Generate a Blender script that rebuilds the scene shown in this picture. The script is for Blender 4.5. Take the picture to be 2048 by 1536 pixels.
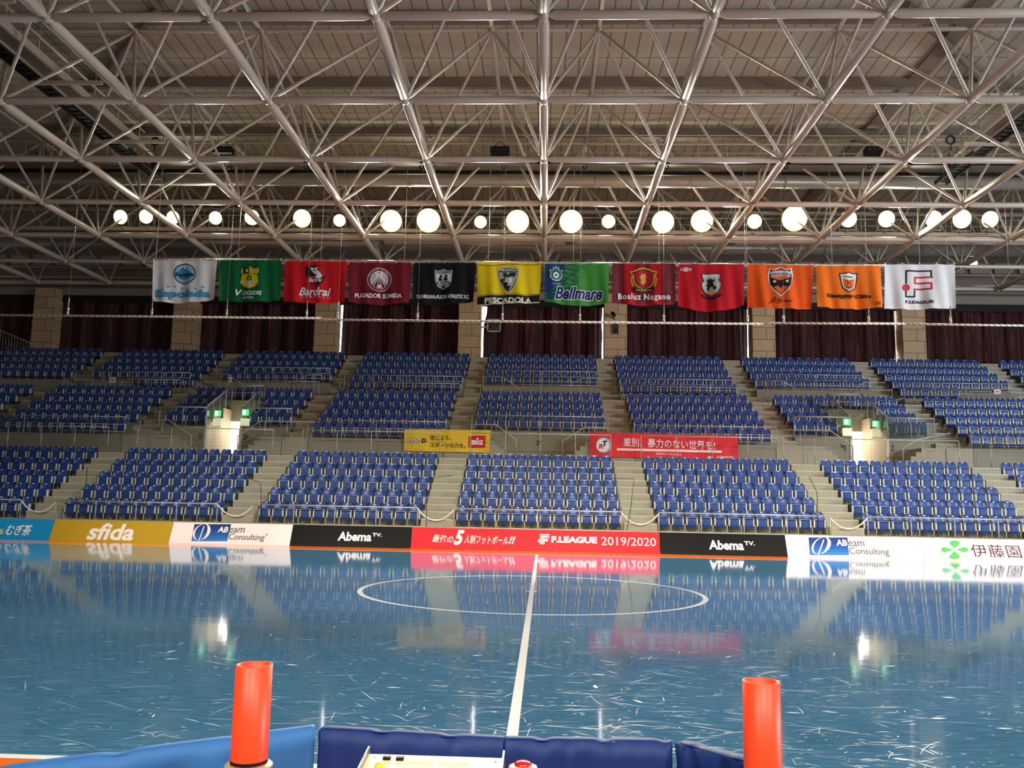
import bpy, bmesh, math, random
from mathutils import Vector, Matrix
from mathutils.geometry import tessellate_polygon
random.seed(7)
R = math.radians
for o in list(bpy.data.objects): bpy.data.objects.remove(o)
SC = bpy.context.scene; COL = SC.collection

# ------------------------------------------------------------------ camera
FPX, YAW, PITCH, ROLL, CH = 1697.32, .0406, .1335, .0197, 1.6254
_f = Vector((-math.sin(YAW)*math.cos(PITCH), math.cos(YAW)*math.cos(PITCH), math.sin(PITCH)))
_r0 = Vector((math.cos(YAW), math.sin(YAW), 0)); _u0 = _r0.cross(_f)
_r = _r0*math.cos(ROLL) + _u0*math.sin(ROLL); _u = _u0*math.cos(ROLL) - _r0*math.sin(ROLL)
CAM = Vector((0, 0, CH))
cam = bpy.data.cameras.new('camera'); co = bpy.data.objects.new('camera', cam); COL.objects.link(co)
cam.sensor_width = 36; cam.lens = FPX/2048*36; cam.clip_end = 300; cam.clip_start = .05
co.matrix_world = Matrix(((_r.x, _u.x, -_f.x, 0), (_r.y, _u.y, -_f.y, 0), (_r.z, _u.z, -_f.z, CH), (0, 0, 0, 1)))
SC.camera = co
def ray(x, y): return _f + _r*((x-1024)/FPX) - _u*((y-768)/FPX)
def at(x, y, Y):
    d = ray(x, y); return CAM + d*(Y/d.y)
def floor_at(x, y, Z=0.0):
    d = ray(x, y); return CAM + d*((Z-CH)/d.z)
def proj(p):
    d = Vector(p)-CAM; z = d.dot(_f); return 1024+FPX*d.dot(_r)/z, 768-FPX*d.dot(_u)/z, z

# ------------------------------------------------------------------ light
SC.view_settings.view_transform = 'Standard'; SC.view_settings.look = 'None'
SC.view_settings.gamma = 1; SC.view_settings.use_curve_mapping = False
SC.view_settings.exposure = 0.4
SC.cycles.use_denoising = True
SC.cycles.max_bounces = 6; SC.cycles.diffuse_bounces = 3; SC.cycles.glossy_bounces = 3; SC.cycles.transmission_bounces = 4
SC.cycles.sample_clamp_indirect = 4
W = bpy.data.worlds.new('hall_air'); SC.world = W; W.use_nodes = True
W.node_tree.nodes['Background'].inputs[0].default_value = (1.0, .93, .82, 1)
W.node_tree.nodes['Background'].inputs[1].default_value = 0.085
def area(name, loc, aim, sx, sy, watts, col):
    l = bpy.data.lights.new(name, 'AREA'); l.shape = 'RECTANGLE'; l.size = sx; l.size_y = sy; l.energy = watts; l.color = col
    o = bpy.data.objects.new(name, l); COL.objects.link(o); o.location = loc
    o.rotation_euler = (Vector(aim)-Vector(loc)).to_track_quat('-Z', 'Y').to_euler(); return o
# floodlight row and added foreground fill over the near stand, and daylight from the glazed end wall on the right
area('daylight_end_windows', (36, 10, 7), (10, 28, 2), 16, 7, 7000, (.84, .92, 1))
def spot(name, loc, aim, watts, ang, col=(1, .94, .76)):
    l = bpy.data.lights.new(name, 'SPOT'); l.energy = watts; l.spot_size = R(ang); l.spot_blend = .6; l.color = col; l.shadow_soft_size = .35
    o = bpy.data.objects.new(name, l); COL.objects.link(o); o.location = loc
    o.rotation_euler = (Vector(aim)-Vector(loc)).to_track_quat('-Z', 'Y').to_euler(); return o
for x in (-13, -6.5, 0, 6.5, 13):                       # floodlight row over the near stand, aimed at the far half of the court
    spot('near_floodlight', (x, -4, 12.5), (x*1.05+.6, 21, 0), 12500+170*x, 35, (1, .94, .8))
for x in (-7, 1, 9):                                # unseen fill spots added to brighten the foreground, aimed at the near touchline
    spot('foreground_fill', (x, -7, 11.5), (x*.5+1, 5, 0), 3600, 62, (1, .94, .8))
for x in (-15, -8, -2.5, 2.5, 8, 15):              # the visible row, aimed at the court
    spot('floodlight_beam', (x, 36.2, 13.8), (x*.6+1.5, 15, 0), 6200*(1+.022*x), 96)
for x in (-16, -6, 5, 16):                         # stray light of the same row on the roof frame
    spot('floodlight_spill', (x, 36.3, 14.0), (x, 27, 16.5), 260, 140)

# ------------------------------------------------------------------ materials
def lin(c):
    return tuple((v/255/12.92 if v/255 <= .04045 else ((v/255+.055)/1.055)**2.4) for v in c)
MATS = {}
def mat(name, rgb, rough=.5, metal=0, spec=.5, var=.06, scale=8, bump=0, bscale=40, emit=0, srgb=True, coat=0, trans=0):
    if name in MATS: return MATS[name]
    c = lin(rgb) if srgb else rgb
    m = bpy.data.materials.new(name); m.use_nodes = True; nt = m.node_tree; b = nt.nodes['Principled BSDF']
    b.inputs['Roughness'].default_value = rough; b.inputs['Metallic'].default_value = metal
    b.inputs['Specular IOR Level'].default_value = spec; b.inputs['Coat Weight'].default_value = coat
    tc = nt.nodes.new('ShaderNodeTexCoord'); n = nt.nodes.new('ShaderNodeTexNoise'); n.inputs['Scale'].default_value = scale; n.inputs['Detail'].default_value = 3
    nt.links.new(tc.outputs['Object'], n.inputs['Vector'])
    mr = nt.nodes.new('ShaderNodeMapRange'); mr.inputs['To Min'].default_value = 1-var; mr.inputs['To Max'].default_value = 1+var
    nt.links.new(n.outputs['Fac'], mr.inputs['Value'])
    mx = nt.nodes.new('ShaderNodeVectorMath'); mx.operation = 'SCALE'; mx.inputs[0].default_value = c
    nt.links.new(mr.outputs[0], mx.inputs['Scale']); nt.links.new(mx.outputs[0], b.inputs['Base Color'])
    if bump:
        n2 = nt.nodes.new('ShaderNodeTexNoise'); n2.inputs['Scale'].default_value = bscale; nt.links.new(tc.outputs['Object'], n2.inputs['Vector'])
        bp = nt.nodes.new('ShaderNodeBump'); bp.inputs['Strength'].default_value = bump; bp.inputs['Distance'].default_value = .02
        nt.links.new(n2.outputs['Fac'], bp.inputs['Height']); nt.links.new(bp.outputs[0], b.inputs['Normal'])
    if emit:
        b.inputs['Emission Color'].default_value = (*c, 1); b.inputs['Emission Strength'].default_value = emit
    if trans: b.inputs['Transmission Weight'].default_value = trans
    m['tc'] = 1; MATS[name] = m; return m
def nodes_of(m): return m.node_tree, m.node_tree.nodes['Principled BSDF'], next(n for n in m.node_tree.nodes if n.type == 'TEX_COORD'), next(n for n in m.node_tree.nodes if n.type == 'VECT_MATH')
def ink(rgb, rough=.6, spec=.3): return mat('ink_%02x%02x%02x' % tuple(rgb), rgb, rough, spec=spec, var=.02)

STEEL = mat('painted_steel', (188, 176, 160), .38, spec=.5, var=.05, scale=1.5)
GALV = mat('galvanised_rail', (186, 182, 166), .4, metal=.35, var=.05)
DUCT = mat('duct_steel', (150, 146, 136), .32, metal=.15, var=.06, scale=1)
CONC = mat('concrete', (142, 138, 120), .8, var=.1, scale=1.2, bump=.15, bscale=30)
STEPC = mat('step_concrete', (158, 153, 134), .75, var=.1, scale=2)
NOSE = mat('step_nosing', (196, 190, 168), .45, var=.05)
BLUE = mat('blue_plastic', (29, 69, 138), .34, spec=.5, var=.05, scale=6)
PANB = mat('blue_plastic_pan', (27, 61, 126), .4, spec=.45, var=.05, scale=6)
CREAM = mat('cream_plastic', (226, 222, 204), .4, var=.03)
BLACK = mat('black_steel', (13, 13, 14), .55, spec=.3, var=.1)
LEGM = mat('beige_leg_steel', (178, 164, 148), .45, var=.05)
PLATE = mat('white_number_plate', (238, 238, 236), .4, var=.02)
GLASS = mat('clear_glass', (215, 230, 232), .03, trans=.95, var=.01)
VALB = mat('black_valance', (10, 9, 10), .8, var=.1)

def floor_mat():
    m = mat('blue_court_sheet', (58, 112, 150), .05, spec=.5, var=.1, scale=.8); nt, b, tc, mx = nodes_of(m)
    mp = nt.nodes.new('ShaderNodeMapping'); mp.inputs['Scale'].default_value = (1.5, 14, 1); nt.links.new(tc.outputs['Object'], mp.inputs[0])
    n = nt.nodes.new('ShaderNodeTexNoise'); n.inputs['Scale'].default_value = 2.6; n.inputs['Detail'].default_value = 9; n.inputs['Roughness'].default_value = .68; nt.links.new(mp.outputs[0], n.inputs['Vector'])
    # worn pale film
    rp = nt.nodes.new('ShaderNodeMapRange'); rp.inputs['From Min'].default_value = .42; rp.inputs['From Max'].default_value = .72; rp.inputs['To Max'].default_value = .5
    nt.links.new(n.outputs['Fac'], rp.inputs['Value'])
    mix = nt.nodes.new('ShaderNodeMix'); mix.data_type = 'RGBA'; nt.links.new(rp.outputs[0], mix.inputs['Factor'])
    nt.links.new(mx.outputs[0], mix.inputs['A']); mix.inputs['B'].default_value = (*lin((124, 168, 196)), 1)
    nt.links.new(mix.outputs['Result'], b.inputs['Base Color'])
    rr = nt.nodes.new('ShaderNodeMapRange'); rr.inputs['To Min'].default_value = .035; rr.inputs['To Max'].default_value = .09; nt.links.new(n.outputs['Fac'], rr.inputs['Value']); nt.links.new(rr.outputs[0], b.inputs['Roughness'])
    n2 = nt.nodes.new('ShaderNodeTexNoise'); n2.inputs['Scale'].default_value = 2.4; n2.inputs['Detail'].default_value = 3; nt.links.new(tc.outputs['Object'], n2.inputs['Vector'])
    bp = nt.nodes.new('ShaderNodeBump'); bp.inputs['Strength'].default_value = .1; bp.inputs['Distance'].default_value = .008
    nt.links.new(n2.outputs['Fac'], bp.inputs['Height']); nt.links.new(bp.outputs[0], b.inputs['Normal'])
    return m
FLOORM = floor_mat()
LINE = mat('white_line_tape', (252, 252, 250), .18, spec=.5, var=.02)
ORANGE = mat('orange_court_sheet', (255, 118, 30), .09, spec=.5, var=.05, scale=1)
SCUFF2 = mat('faint_scuff', (140, 178, 192), .3, var=.15, scale=3)
SCUFF = mat('pale_scuff', (176, 200, 205), .5, var=.15, scale=3)

def stone_mat():
    m = mat('stone_block', (186, 164, 134), .8, var=.12, scale=3, bump=.2); nt, b, tc, mx = nodes_of(m)
    mp = nt.nodes.new('ShaderNodeMapping'); nt.links.new(tc.outputs['Object'], mp.inputs[0]); mp.inputs['Rotation'].default_value = (R(90), 0, 0)
    sx = nt.nodes.new('ShaderNodeSeparateXYZ'); nt.links.new(tc.outputs['Object'], sx.inputs[0])
    ad = nt.nodes.new('ShaderNodeMath'); ad.operation = 'ADD'; nt.links.new(sx.outputs['X'], ad.inputs[0]); nt.links.new(sx.outputs['Y'], ad.inputs[1])
    cb = nt.nodes.new('ShaderNodeCombineXYZ'); nt.links.new(ad.outputs[0], cb.inputs['X']); nt.links.new(sx.outputs['Z'], cb.inputs['Y'])
    bk = nt.nodes.new('ShaderNodeTexBrick'); nt.links.new(cb.outputs[0], bk.inputs['Vector']); bk.inputs['Scale'].default_value = 1
    bk.inputs['Brick Width'].default_value = 1.15; bk.inputs['Row Height'].default_value = .66; bk.inputs['Mortar Size'].default_value = .018; bk.offset = .35
    bk.inputs['Color1'].default_value = (*lin((194, 166, 128)), 1); bk.inputs['Color2'].default_value = (*lin((182, 154, 117)), 1); bk.inputs['Mortar'].default_value = (*lin((112, 92, 72)), 1)
    nt.links.new(bk.outputs['Color'], b.inputs['Base Color']); return m
STONE = stone_mat()
def deck_mat(name, ax):
    m = mat(name, (186, 179, 160), .7, var=.1, scale=.5); nt, b, tc, mx = nodes_of(m)
    sx = nt.nodes.new('ShaderNodeSeparateXYZ'); nt.links.new(tc.outputs['Object'], sx.inputs[0])
    def seam(axis, step, wid):
        d = nt.nodes.new('ShaderNodeMath'); d.operation = 'DIVIDE'; d.inputs[1].default_value = step; nt.links.new(sx.outputs[axis], d.inputs[0])
        fr = nt.nodes.new('ShaderNodeMath'); fr.operation = 'FRACT'; nt.links.new(d.outputs[0], fr.inputs[0])
        lt = nt.nodes.new('ShaderNodeMath'); lt.operation = 'LESS_THAN'; lt.inputs[1].default_value = wid/step; nt.links.new(fr.outputs[0], lt.inputs[0]); return lt
    a = seam('X' if ax == 0 else 'Y', .5, .045); c = seam('Y' if ax == 0 else 'X', 2.19, .05)
    mxm = nt.nodes.new('ShaderNodeMath'); mxm.operation = 'MAXIMUM'; nt.links.new(a.outputs[0], mxm.inputs[0]); nt.links.new(c.outputs[0], mxm.inputs[1])
    mix = nt.nodes.new('ShaderNodeMix'); mix.data_type = 'RGBA'; nt.links.new(mxm.outputs[0], mix.inputs['Factor']); nt.links.new(mx.outputs[0], mix.inputs['A'])
    mix.inputs['B'].default_value = (*lin((120, 108, 94)), 1); nt.links.new(mix.outputs['Result'], b.inputs['Base Color']); return m
DECK0 = deck_mat('roof_deck_panels', 0); DECK1 = deck_mat('roof_deck_cross_panels', 1)
PURL = mat('purlin_steel', (126, 112, 98), .6, var=.08, scale=1)
def curtain_mat():
    m = mat('maroon_curtain', (50, 21, 23), .75, spec=.25, var=.2, scale=2); nt, b, tc, mx = nodes_of(m)
    mp = nt.nodes.new('ShaderNodeMapping'); mp.inputs['Scale'].default_value = (9, 9, .5); nt.links.new(tc.outputs['Object'], mp.inputs[0])
    n = nt.nodes.new('ShaderNodeTexNoise'); n.inputs['Scale'].default_value = 1.3; n.inputs['Detail'].default_value = 4; nt.links.new(mp.outputs[0], n.inputs['Vector'])
    rp = nt.nodes.new('ShaderNodeMapRange'); rp.inputs['From Min'].default_value = .5; rp.inputs['From Max'].default_value = .75; nt.links.new(n.outputs['Fac'], rp.inputs['Value'])
    mix = nt.nodes.new('ShaderNodeMix'); mix.data_type = 'RGBA'; nt.links.new(rp.outputs[0], mix.inputs['Factor']); nt.links.new(mx.outputs[0], mix.inputs['A'])
    mix.inputs['B'].default_value = (*lin((112, 58, 54)), 1); nt.links.new(mix.outputs['Result'], b.inputs['Base Color']); return m  # lighter red streaks paint highlights onto the folds
CURT = curtain_mat()

# ------------------------------------------------------------------ mesh builder and object helpers
class MB:
    def __init__(s): s.v = []; s.f = []; s.m = []; s.sm = []
    def add(s, vs, fs, mi=0, smooth=False):
        k = len(s.v); s.v += [tuple(p) for p in vs]
        for f in fs: s.f.append([i+k for i in f]); s.m.append(mi); s.sm.append(smooth)
        return s
    def box(s, x0, x1, y0, y1, z0, z1, mi=0):
        return s.add([(x, y, z) for z in (z0, z1) for y in (y0, y1) for x in (x0, x1)],
                     [(0, 2, 3, 1), (4, 5, 7, 6), (0, 1, 5, 4), (2, 6, 7, 3), (0, 4, 6, 2), (1, 3, 7, 5)], mi)
    def tube(s, pts, rad, n=8, mi=0, cap=True):
        pts = [Vector(p) for p in pts]; rr = rad if isinstance(rad, (list, tuple)) else [rad]*len(pts)
        vs = []; fs = []
        up = None
        for i, p in enumerate(pts):
            t = (pts[min(i+1, len(pts)-1)]-pts[max(i-1, 0)]).normalized()
            if up is None: up = Vector((0, 0, 1)) if abs(t.z) < .9 else Vector((1, 0, 0))
            a = t.cross(up).normalized(); b = a.cross(t).normalized(); up = b
            for k in range(n):
                w = 2*math.pi*k/n; vs.append(p + (a*math.cos(w)+b*math.sin(w))*rr[i])
        for i in range(len(pts)-1):
            for k in range(n):
                k2 = (k+1) % n; fs.append((i*n+k, i*n+k2, (i+1)*n+k2, (i+1)*n+k))
        s.add(vs, fs, mi, True)
        if cap:
            k0 = len(s.v)-len(vs)
            s.f += [[k0+i for i in range(n)][::-1], [k0+(len(pts)-1)*n+i for i in range(n)]]; s.m += [mi, mi]; s.sm += [False, False]
        return s
    def lathe(s, c, prof, n=24, mi=0):
        vs = [(c[0]+r*math.cos(2*math.pi*k/n), c[1]+r*math.sin(2*math.pi*k/n), c[2]+z) for r, z in prof for k in range(n)]
        fs = [(i*n+k, i*n+(k+1) % n, (i+1)*n+(k+1) % n, (i+1)*n+k) for i in range(len(prof)-1) for k in range(n)]
        return s.add(vs, fs, mi, True)
    def extr(s, poly, fn, d, mi=0):            # poly: list of (a,b), fn(a,b,t) -> point, extruded from t=0 to t=d
        n = len(poly); vs = [fn(a, b, 0) for a, b in poly]+[fn(a, b, d) for a, b in poly]
        fs = [list(range(n)), list(range(2*n-1, n-1, -1))]+[(i, i+n, (i+1) % n+n, (i+1) % n) for i in range(n)]
        return s.add(vs, fs, mi)
    def mesh(s, name, mats):
        me = bpy.data.meshes.new(name); me.from_pydata(s.v, [], s.f)
        for m in (mats if isinstance(mats, (list, tuple)) else [mats]): me.materials.append(m)
        me.polygons.foreach_set('material_index', s.m); me.polygons.foreach_set('use_smooth', s.sm); me.update()
        bm = bmesh.new(); bm.from_mesh(me); bmesh.ops.recalc_face_normals(bm, faces=bm.faces); bm.to_mesh(me); bm.free()
        return me
    def build(s, name, mats, parent=None, **k):
        return obj(name, s.mesh(name, mats), parent, **k)
def obj(name, me, parent=None, loc=None, kind=None, label=None, cat=None, group=None):
    o = bpy.data.objects.new(name, me); COL.objects.link(o)
    if parent is not None: o.parent = parent
    if loc is not None: o.location = loc
    for k, v in (('kind', kind), ('label', label), ('category', cat), ('group', group)):
        if v: o[k] = v
    return o
def thing(name, label, cat, loc=(0, 0, 0), group=None): return obj(name, None, None, loc, None, label, cat, group)
ORD = ['first', 'second', 'third', 'fourth', 'fifth', 'sixth', 'seventh', 'eighth', 'ninth', 'tenth', 'eleventh', 'twelfth', 'thirteenth', 'fourteenth', 'fifteenth',
       'sixteenth', 'seventeenth', 'eighteenth', 'nineteenth', 'twentieth', 'twenty-first', 'twenty-second']

# ------------------------------------------------------------------ layout numbers (metres)
LXC, LP, LPIT = -.2, 6.765, .467; LH = 2.83
MXC, MP, MPIT = -.25, 6.83, .472; MH = 2.86
UXC, UP_, UPIT = -.26, 6.81, .482; UH = 2.92
def lrow(r): return 29.1+1.01*r, .62+.494*r
def mrow(r): return 36.76+1.01*r, 4.46+.483*r
def urow(r): return 42.97+.91*r, 7.2+.5*r
WALK1 = 3.1; WALK2 = 6.25; WALK3 = 9.2
VOIDS = {2: (12.87, 14.40), -2: (-14.76, -13.2)}

# ------------------------------------------------------------------ court floor (one surface, lines and scuffs are its pattern)
YC, XC0 = 15.29, -.2; YN, YF = YC-10, YC+10
fl = MB()
def quad(x0, x1, y0, y1, z, mi): fl.add([(x0, y0, z), (x1, y0, z), (x1, y1, z), (x0, y1, z)], [(0, 1, 2, 3)], mi)
quad(-45, 45, YN, YF, 0, 0); quad(-45, 45, -6, YN, 0, 2); quad(-45, 45, YF, 28.3, 0, 2)
quad(-20.2, 19.8, YN, YN+.08, .0012, 1); quad(-20.2, 19.8, YF-.08, YF, .0012, 1)
quad(XC0-.04, XC0+.04, YN+.08, YF-.08, .0012, 1)
n = 160
for k in range(n):
    a, b = 2*math.pi*k/n, 2*math.pi*(k+1)/n
    fl.add([(XC0+r*math.cos(t), YC+r*math.sin(t), .0014) for r, t in ((2.94, a), (3.03, a), (3.03, b), (2.94, b))], [(0, 1, 2, 3)], 1)
fl.add([(XC0+.1*math.cos(2*math.pi*k/20), YC+.1*math.sin(2*math.pi*k/20), .0016) for k in range(20)], [tuple(range(20))], 1)
for k in range(4400):                                   # scuffs
    y = YN+.15+random.random()**1.5*14; x = (random.uniform(-.72, .66) if random.random() < .45 else random.gauss(.14, .24))*y+random.gauss(0, .3)
    L = random.choice((.03, .03, .04, .05, .06, .07, .09, .12, .16, .22, .4))*random.uniform(.7, 1.3)*min(1, .55+y/12); wd = random.choice((.0015, .002, .003, .004))*min(1.6, .6+y/9)
    if random.random() < .02: L, wd = .13, .018
    a = random.gauss(random.choice((-.25, .2)), .3) if random.random() < .75 else random.uniform(0, 3.14); cv = random.gauss(0, .1)
    pts = [Vector((x, y, .0009+k*1e-8))]
    for q in range(3):
        aa = a+cv*(q-1); pts.append(pts[-1]+Vector((math.cos(aa), math.sin(aa), 0))*L/3)
    nr = [Vector((-math.sin(a+cv*(q-1)), math.cos(a+cv*(q-1)), 0)) for q in (0, .5, 1.5, 2)]
    wds = [.15, 1, .8, .1]
    vs = [p+nn*wd*w for p, nn, w in zip(pts, nr, wds)]+[p-nn*wd*w for p, nn, w in zip(pts, nr, wds)]
    fl.add(vs, [(i, i+1, i+5, i+4) for i in range(3)], 3 if random.random() < .3 else 4)
fl.build('floor', [FLOORM, LINE, ORANGE, SCUFF, SCUFF2], kind='structure')

# ------------------------------------------------------------------ stands: terraces, aisle stairs, walls
def terrace_mb():
    t = MB()
    t.box(-34, 34, 28.15, 28.35, 0, lrow(0)[1]-.0)                      # front wall of the lower stand
    for r in range(5):
        y, z = lrow(r); t.box(-34, 34, (28.35 if r == 0 else y-.72), y+.29, 0 if r == 0 else z-.6, z)
    t.box(-34, 34, 33.43, 35.2, 2.3, WALK1)
    return t
terrace_mb().build('stand_terrace_lower', CONC, kind='structure')
t = MB()
for b in range(-5, 6):
    c = MXC+b*MP; odd = b % 2; x0, x1 = c-MH, c+MH
    segs = [(x0, x1)]
    if b in VOIDS: segs = [(x0, VOIDS[b][0]), (VOIDS[b][1], x1)]
    for s0, s1 in segs:
        if odd: t.box(s0, s1, 35.2, 36.1, 2.6, 3.97)
        for r in range(0, 3):
            y, z = mrow(r); t.box(s0, s1, (36.1 if odd else 36.3) if r == 0 else y-.72, y+.29, 2.6, z)
    y, z = mrow(3); t.box(x0, x1, y-.73, y+.35, 4.93 if b in VOIDS else 2.6, z)
    t.box(c-MP/2, c+MP/2, 40.14, 41.25 if odd else 42.15, 5.2, WALK2)
t.build('stand_terrace_middle', CONC, kind='structure')
t = MB()
for b in range(-5, 6):
    c = UXC+b*UP_; odd = b % 2
    if odd: t.box(c-UH, c+UH, 41.25, 42.15, 5.6, 6.72)
    for r in range(4):
        y, z = urow(r); t.box(c-UH, c+UH, 42.15 if r == 0 else y-.62, y+.29, 5.6, z)
t.box(-36, 36, 46.0, 48.4, 8.2, WALK3)
t.build('stand_terrace_upper', CONC, kind='structure')
st = MB()
def stairs(x0, x1, y0, z0, y1, z1, n):
    for k in range(n):
        ya = y0+(y1-y0)*k/n; zt = z0+(z1-z0)*(k+1)/n
        st.box(x0, x1, ya, y1+.02, zt-(z1-z0)/n-.02, zt, 0); st.box(x0, x1, ya-.012, ya+.045, zt-.02, zt+.004, 1)
for b in range(-5, 5):
    x = LXC+(b+.5)*LP; stairs(x-(LP/2-LH)+.02, x+(LP/2-LH)-.02, 28.6, lrow(0)[1], 33.43, WALK1, 10)
    x = MXC+(b+.5)*MP; w = MP/2-MH-.02; st.box(x-w, x+w, 35.2, 36.3, 2.6, 3.97); stairs(x-w, x+w, 36.1, 3.97, 40.14, WALK2, 9)
    x = UXC+(b+.5)*UP_; w = UP_/2-UH-.02; st.box(x-w, x+w, 41.25, 42.2, 5.6, WALK2); stairs(x-w, x+w, 41.7, WALK2, 46.0, WALK3, 11)
# short stairs along the wall in front of the four-row blocks
for b in (-4, -2, 0, 2, 4):
    c = MXC+b*MP
    for s in (-1, 1):
        e = c+s*MH
        xs = [e, c+s*1.9, c+s*1.68, c+s*1.46, c+s*1.24, c+s*1.02]
        for k in range(5):
            st.box(min(xs[k], xs[k+1]), max(xs[k], xs[k+1]), 35.22, 36.29, 3.0, 3.97-.174*k, 0)
st.build('aisle_stairs', [STEPC, NOSE], kind='structure')

# ------------------------------------------------------------------ exit openings in the middle tier
VWALL = mat('cream_wall_tiles', (214, 200, 172), .6, var=.06, scale=2)
LIT = mat('lit_corridor', (255, 250, 238), .8, emit=1.6)
SIGNG = mat('green_exit_sign', (60, 190, 110), .4, emit=1.3); SIGNW = mat('pale_exit_sign', (215, 255, 225), .4, emit=1.5)
CREAMBOX = mat('cream_light_box', (246, 240, 205), .5, emit=.35)
for n_, b in ((1, -2), (2, 2)):
    x0, x1 = VOIDS[b]
    w = MB(); w.box(x0-.06, x0, 36.3, 39.05, WALK1, 4.7); w.box(x1, x1+.06, 36.3, 39.05, WALK1, 4.7)
    for r in range(3):
        y, z = mrow(r)
        for xx in (x0, x1): w.box(xx-.05, xx+.05, 36.28 if r == 0 else y-.72, y+.3, 3.2, z+.02)
    w.build('wall_exit_side', VWALL, kind='structure')
    d = MB(); d.box(x0, x1, 39.2, 39.3, WALK1, 4.95); d.build('door_%d' % n_, LIT, kind='structure')  # glowing panel stands in for the lit corridor beyond
    fb = MB(); fb.box(x0-.05, x1+.05, 35.2, 39.2, WALK1-.1, WALK1+.01); fb.build('floor_exit', STEPC, kind='structure')
    l = bpy.data.lights.new('exit_passage_lamp', 'POINT'); l.energy = 16; l.color = (1, .93, .78); l.shadow_soft_size = .15
    lo = bpy.data.objects.new('exit_passage_lamp', l); COL.objects.link(lo); lo.location = ((x0+x1)/2, 38.3, 4.6)
    side = 'left' if b < 0 else 'right'
    for s, xx in ((-1, x0), (1, x1)):
        px = xx+(-.17 if s < 0 else -.25) if b > 0 else xx+(.25 if s < 0 else .17); py = 36.22 if (s < 0) == (b > 0) else 36.9
        sg = thing('exit_sign', 'green lit exit sign on the %s edge of the %s exit opening' % ('left' if s < 0 else 'right', side), 'sign', (px, py, 4.95), 'exit signs')
        MB().box(-.14, .14, -.04, .04, 0, .26).build('sign_face', SIGNG, sg)
        MB().box(-.10, .02, -.05, -.04, .03, .23).build('sign_pictogram', SIGNW, sg)
        MB().tube([(0, .03, .13), (0, .03, -.1)], .012, 6).build('bracket', GALV, sg)
        lb = thing('wall_light_box', 'cream light box below the exit sign, %s edge of the %s exit opening' % ('left' if s < 0 else 'right', side), 'light box', (px, py, 4.42), 'light boxes at the exits')
        MB().box(-.19, .19, -.05, .05, .08, .40).build('cover', CREAMBOX, lb); MB().box(-.2, .2, -.055, .055, .05, .08).build('base_strip', GALV, lb)

# ------------------------------------------------------------------ back wall, columns, windows, curtains
WALLM = mat('upper_wall', (132, 124, 112), .8, var=.08, scale=1)
wb = MB(); wb.box(-45, 45, 47.9, 48.2, 12.7, 17.6); wb.box(-45, 45, 46.9, 47.9, 12.75, 13.2)
wb.box(-45, 45, 47.9, 48.2, 0, WALK3)
wb.build('wall_back', WALLM, kind='structure')
tr = MB()
for z, r_ in ((13.75, .07), (14.35, .05), (13.35, .05)): tr.tube([(-45, 46.7, z), (45, 46.7, z)], r_, 8)
tr.build('trim_1', STEEL, kind='structure')
tr = MB(); x = -40
while x < 40:
    tr.box(x, x+1.05, 47.75, 47.9, 14.75, 15.35); x += 1.36
tr.build('trim_2', mat('louvre_panel', (176, 166, 152), .6), kind='structure')
WIN = mat('daylight_glass', (250, 250, 255), .3, emit=5)
CX = [-45.3+8.11*k for k in range(11)]; CX = [-4.93+8.11*k for k in range(-5, 6)]
for k, cx in enumerate(CX):
    MB().box(0, 1.24, 0, 1.0, 0, 13.0-WALK3).build('column', STONE, loc=(cx, 46.3, WALK3), kind='structure')
gaps = {}  # column index -> (gap right of it, gap left of the next one)
for k in range(len(CX)-1):
    xl, xr = CX[k]+1.24, CX[k+1]
    mb = MB(); mb.box(xl-.2, xr+.2, 48.0, 48.05, WALK3, 12.8)
    mb.build('window_%d' % (k+1), WIN, kind='structure')
    if abs((xl+xr)/2) > 34: continue
    c = k-5  # column number relative to the one at -4.93
    def gl(z):   # gap at the left edge of the curtain
        t = (z-WALK3)/3.5
        if c == -1: return .02+.085*max(0, t-.12)**.8
        if c == 0: return .10+.17*max(0, min(1, (t-.58)*6))*(.6+.4*math.sin(t*9))
        return -.3
    def gr(z):
        t = (z-WALK3)/3.5
        if c == 0: return .03+.04*abs(math.sin(t*7))
        if c == 1: return .03 if t < .3 else .01
        if c == 2: return .03+.16*max(0, math.sin(t*9+.6))*(1-t*.5)
        return -.25
    nx, nz = 220, 12; vs = []; ph = random.uniform(0, 6)
    for j in range(nz+1):
        z = WALK3+.06+(12.72-WALK3-.06)*j/nz; a, b_ = xl+gl(z), xr-gr(z)
        for i in range(nx+1):
            u = i/nx; x = a+(b_-a)*u; s = (x-xl)
            y = 47.27+.19*math.sin(s*5.2+ph+.5*math.sin(s*1.3))*(1.0-.25*j/nz)+.035*math.sin(s*21+ph)*(.4+.6*j/nz)
            vs.append((x, y, z))
    fs = [(j*(nx+1)+i, j*(nx+1)+i+1, (j+1)*(nx+1)+i+1, (j+1)*(nx+1)+i) for j in range(nz) for i in range(nx)]
    cn = sum(1 for q in range(k) if abs((CX[q]+1.24+CX[q+1])/2) <= 34)
    ct = thing('curtain', 'maroon pleated curtain drawn across the %s bay from the left of the back wall' % ORD[cn], 'curtain', (0, 0, 0), 'curtains between the stone columns')
    MB().add(vs, fs, 0, True).build('drape', CURT, ct)
    MB().box(xl, xr, 46.95, 47.02, 12.35, 12.78).build('valance', VALB, ct)

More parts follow.
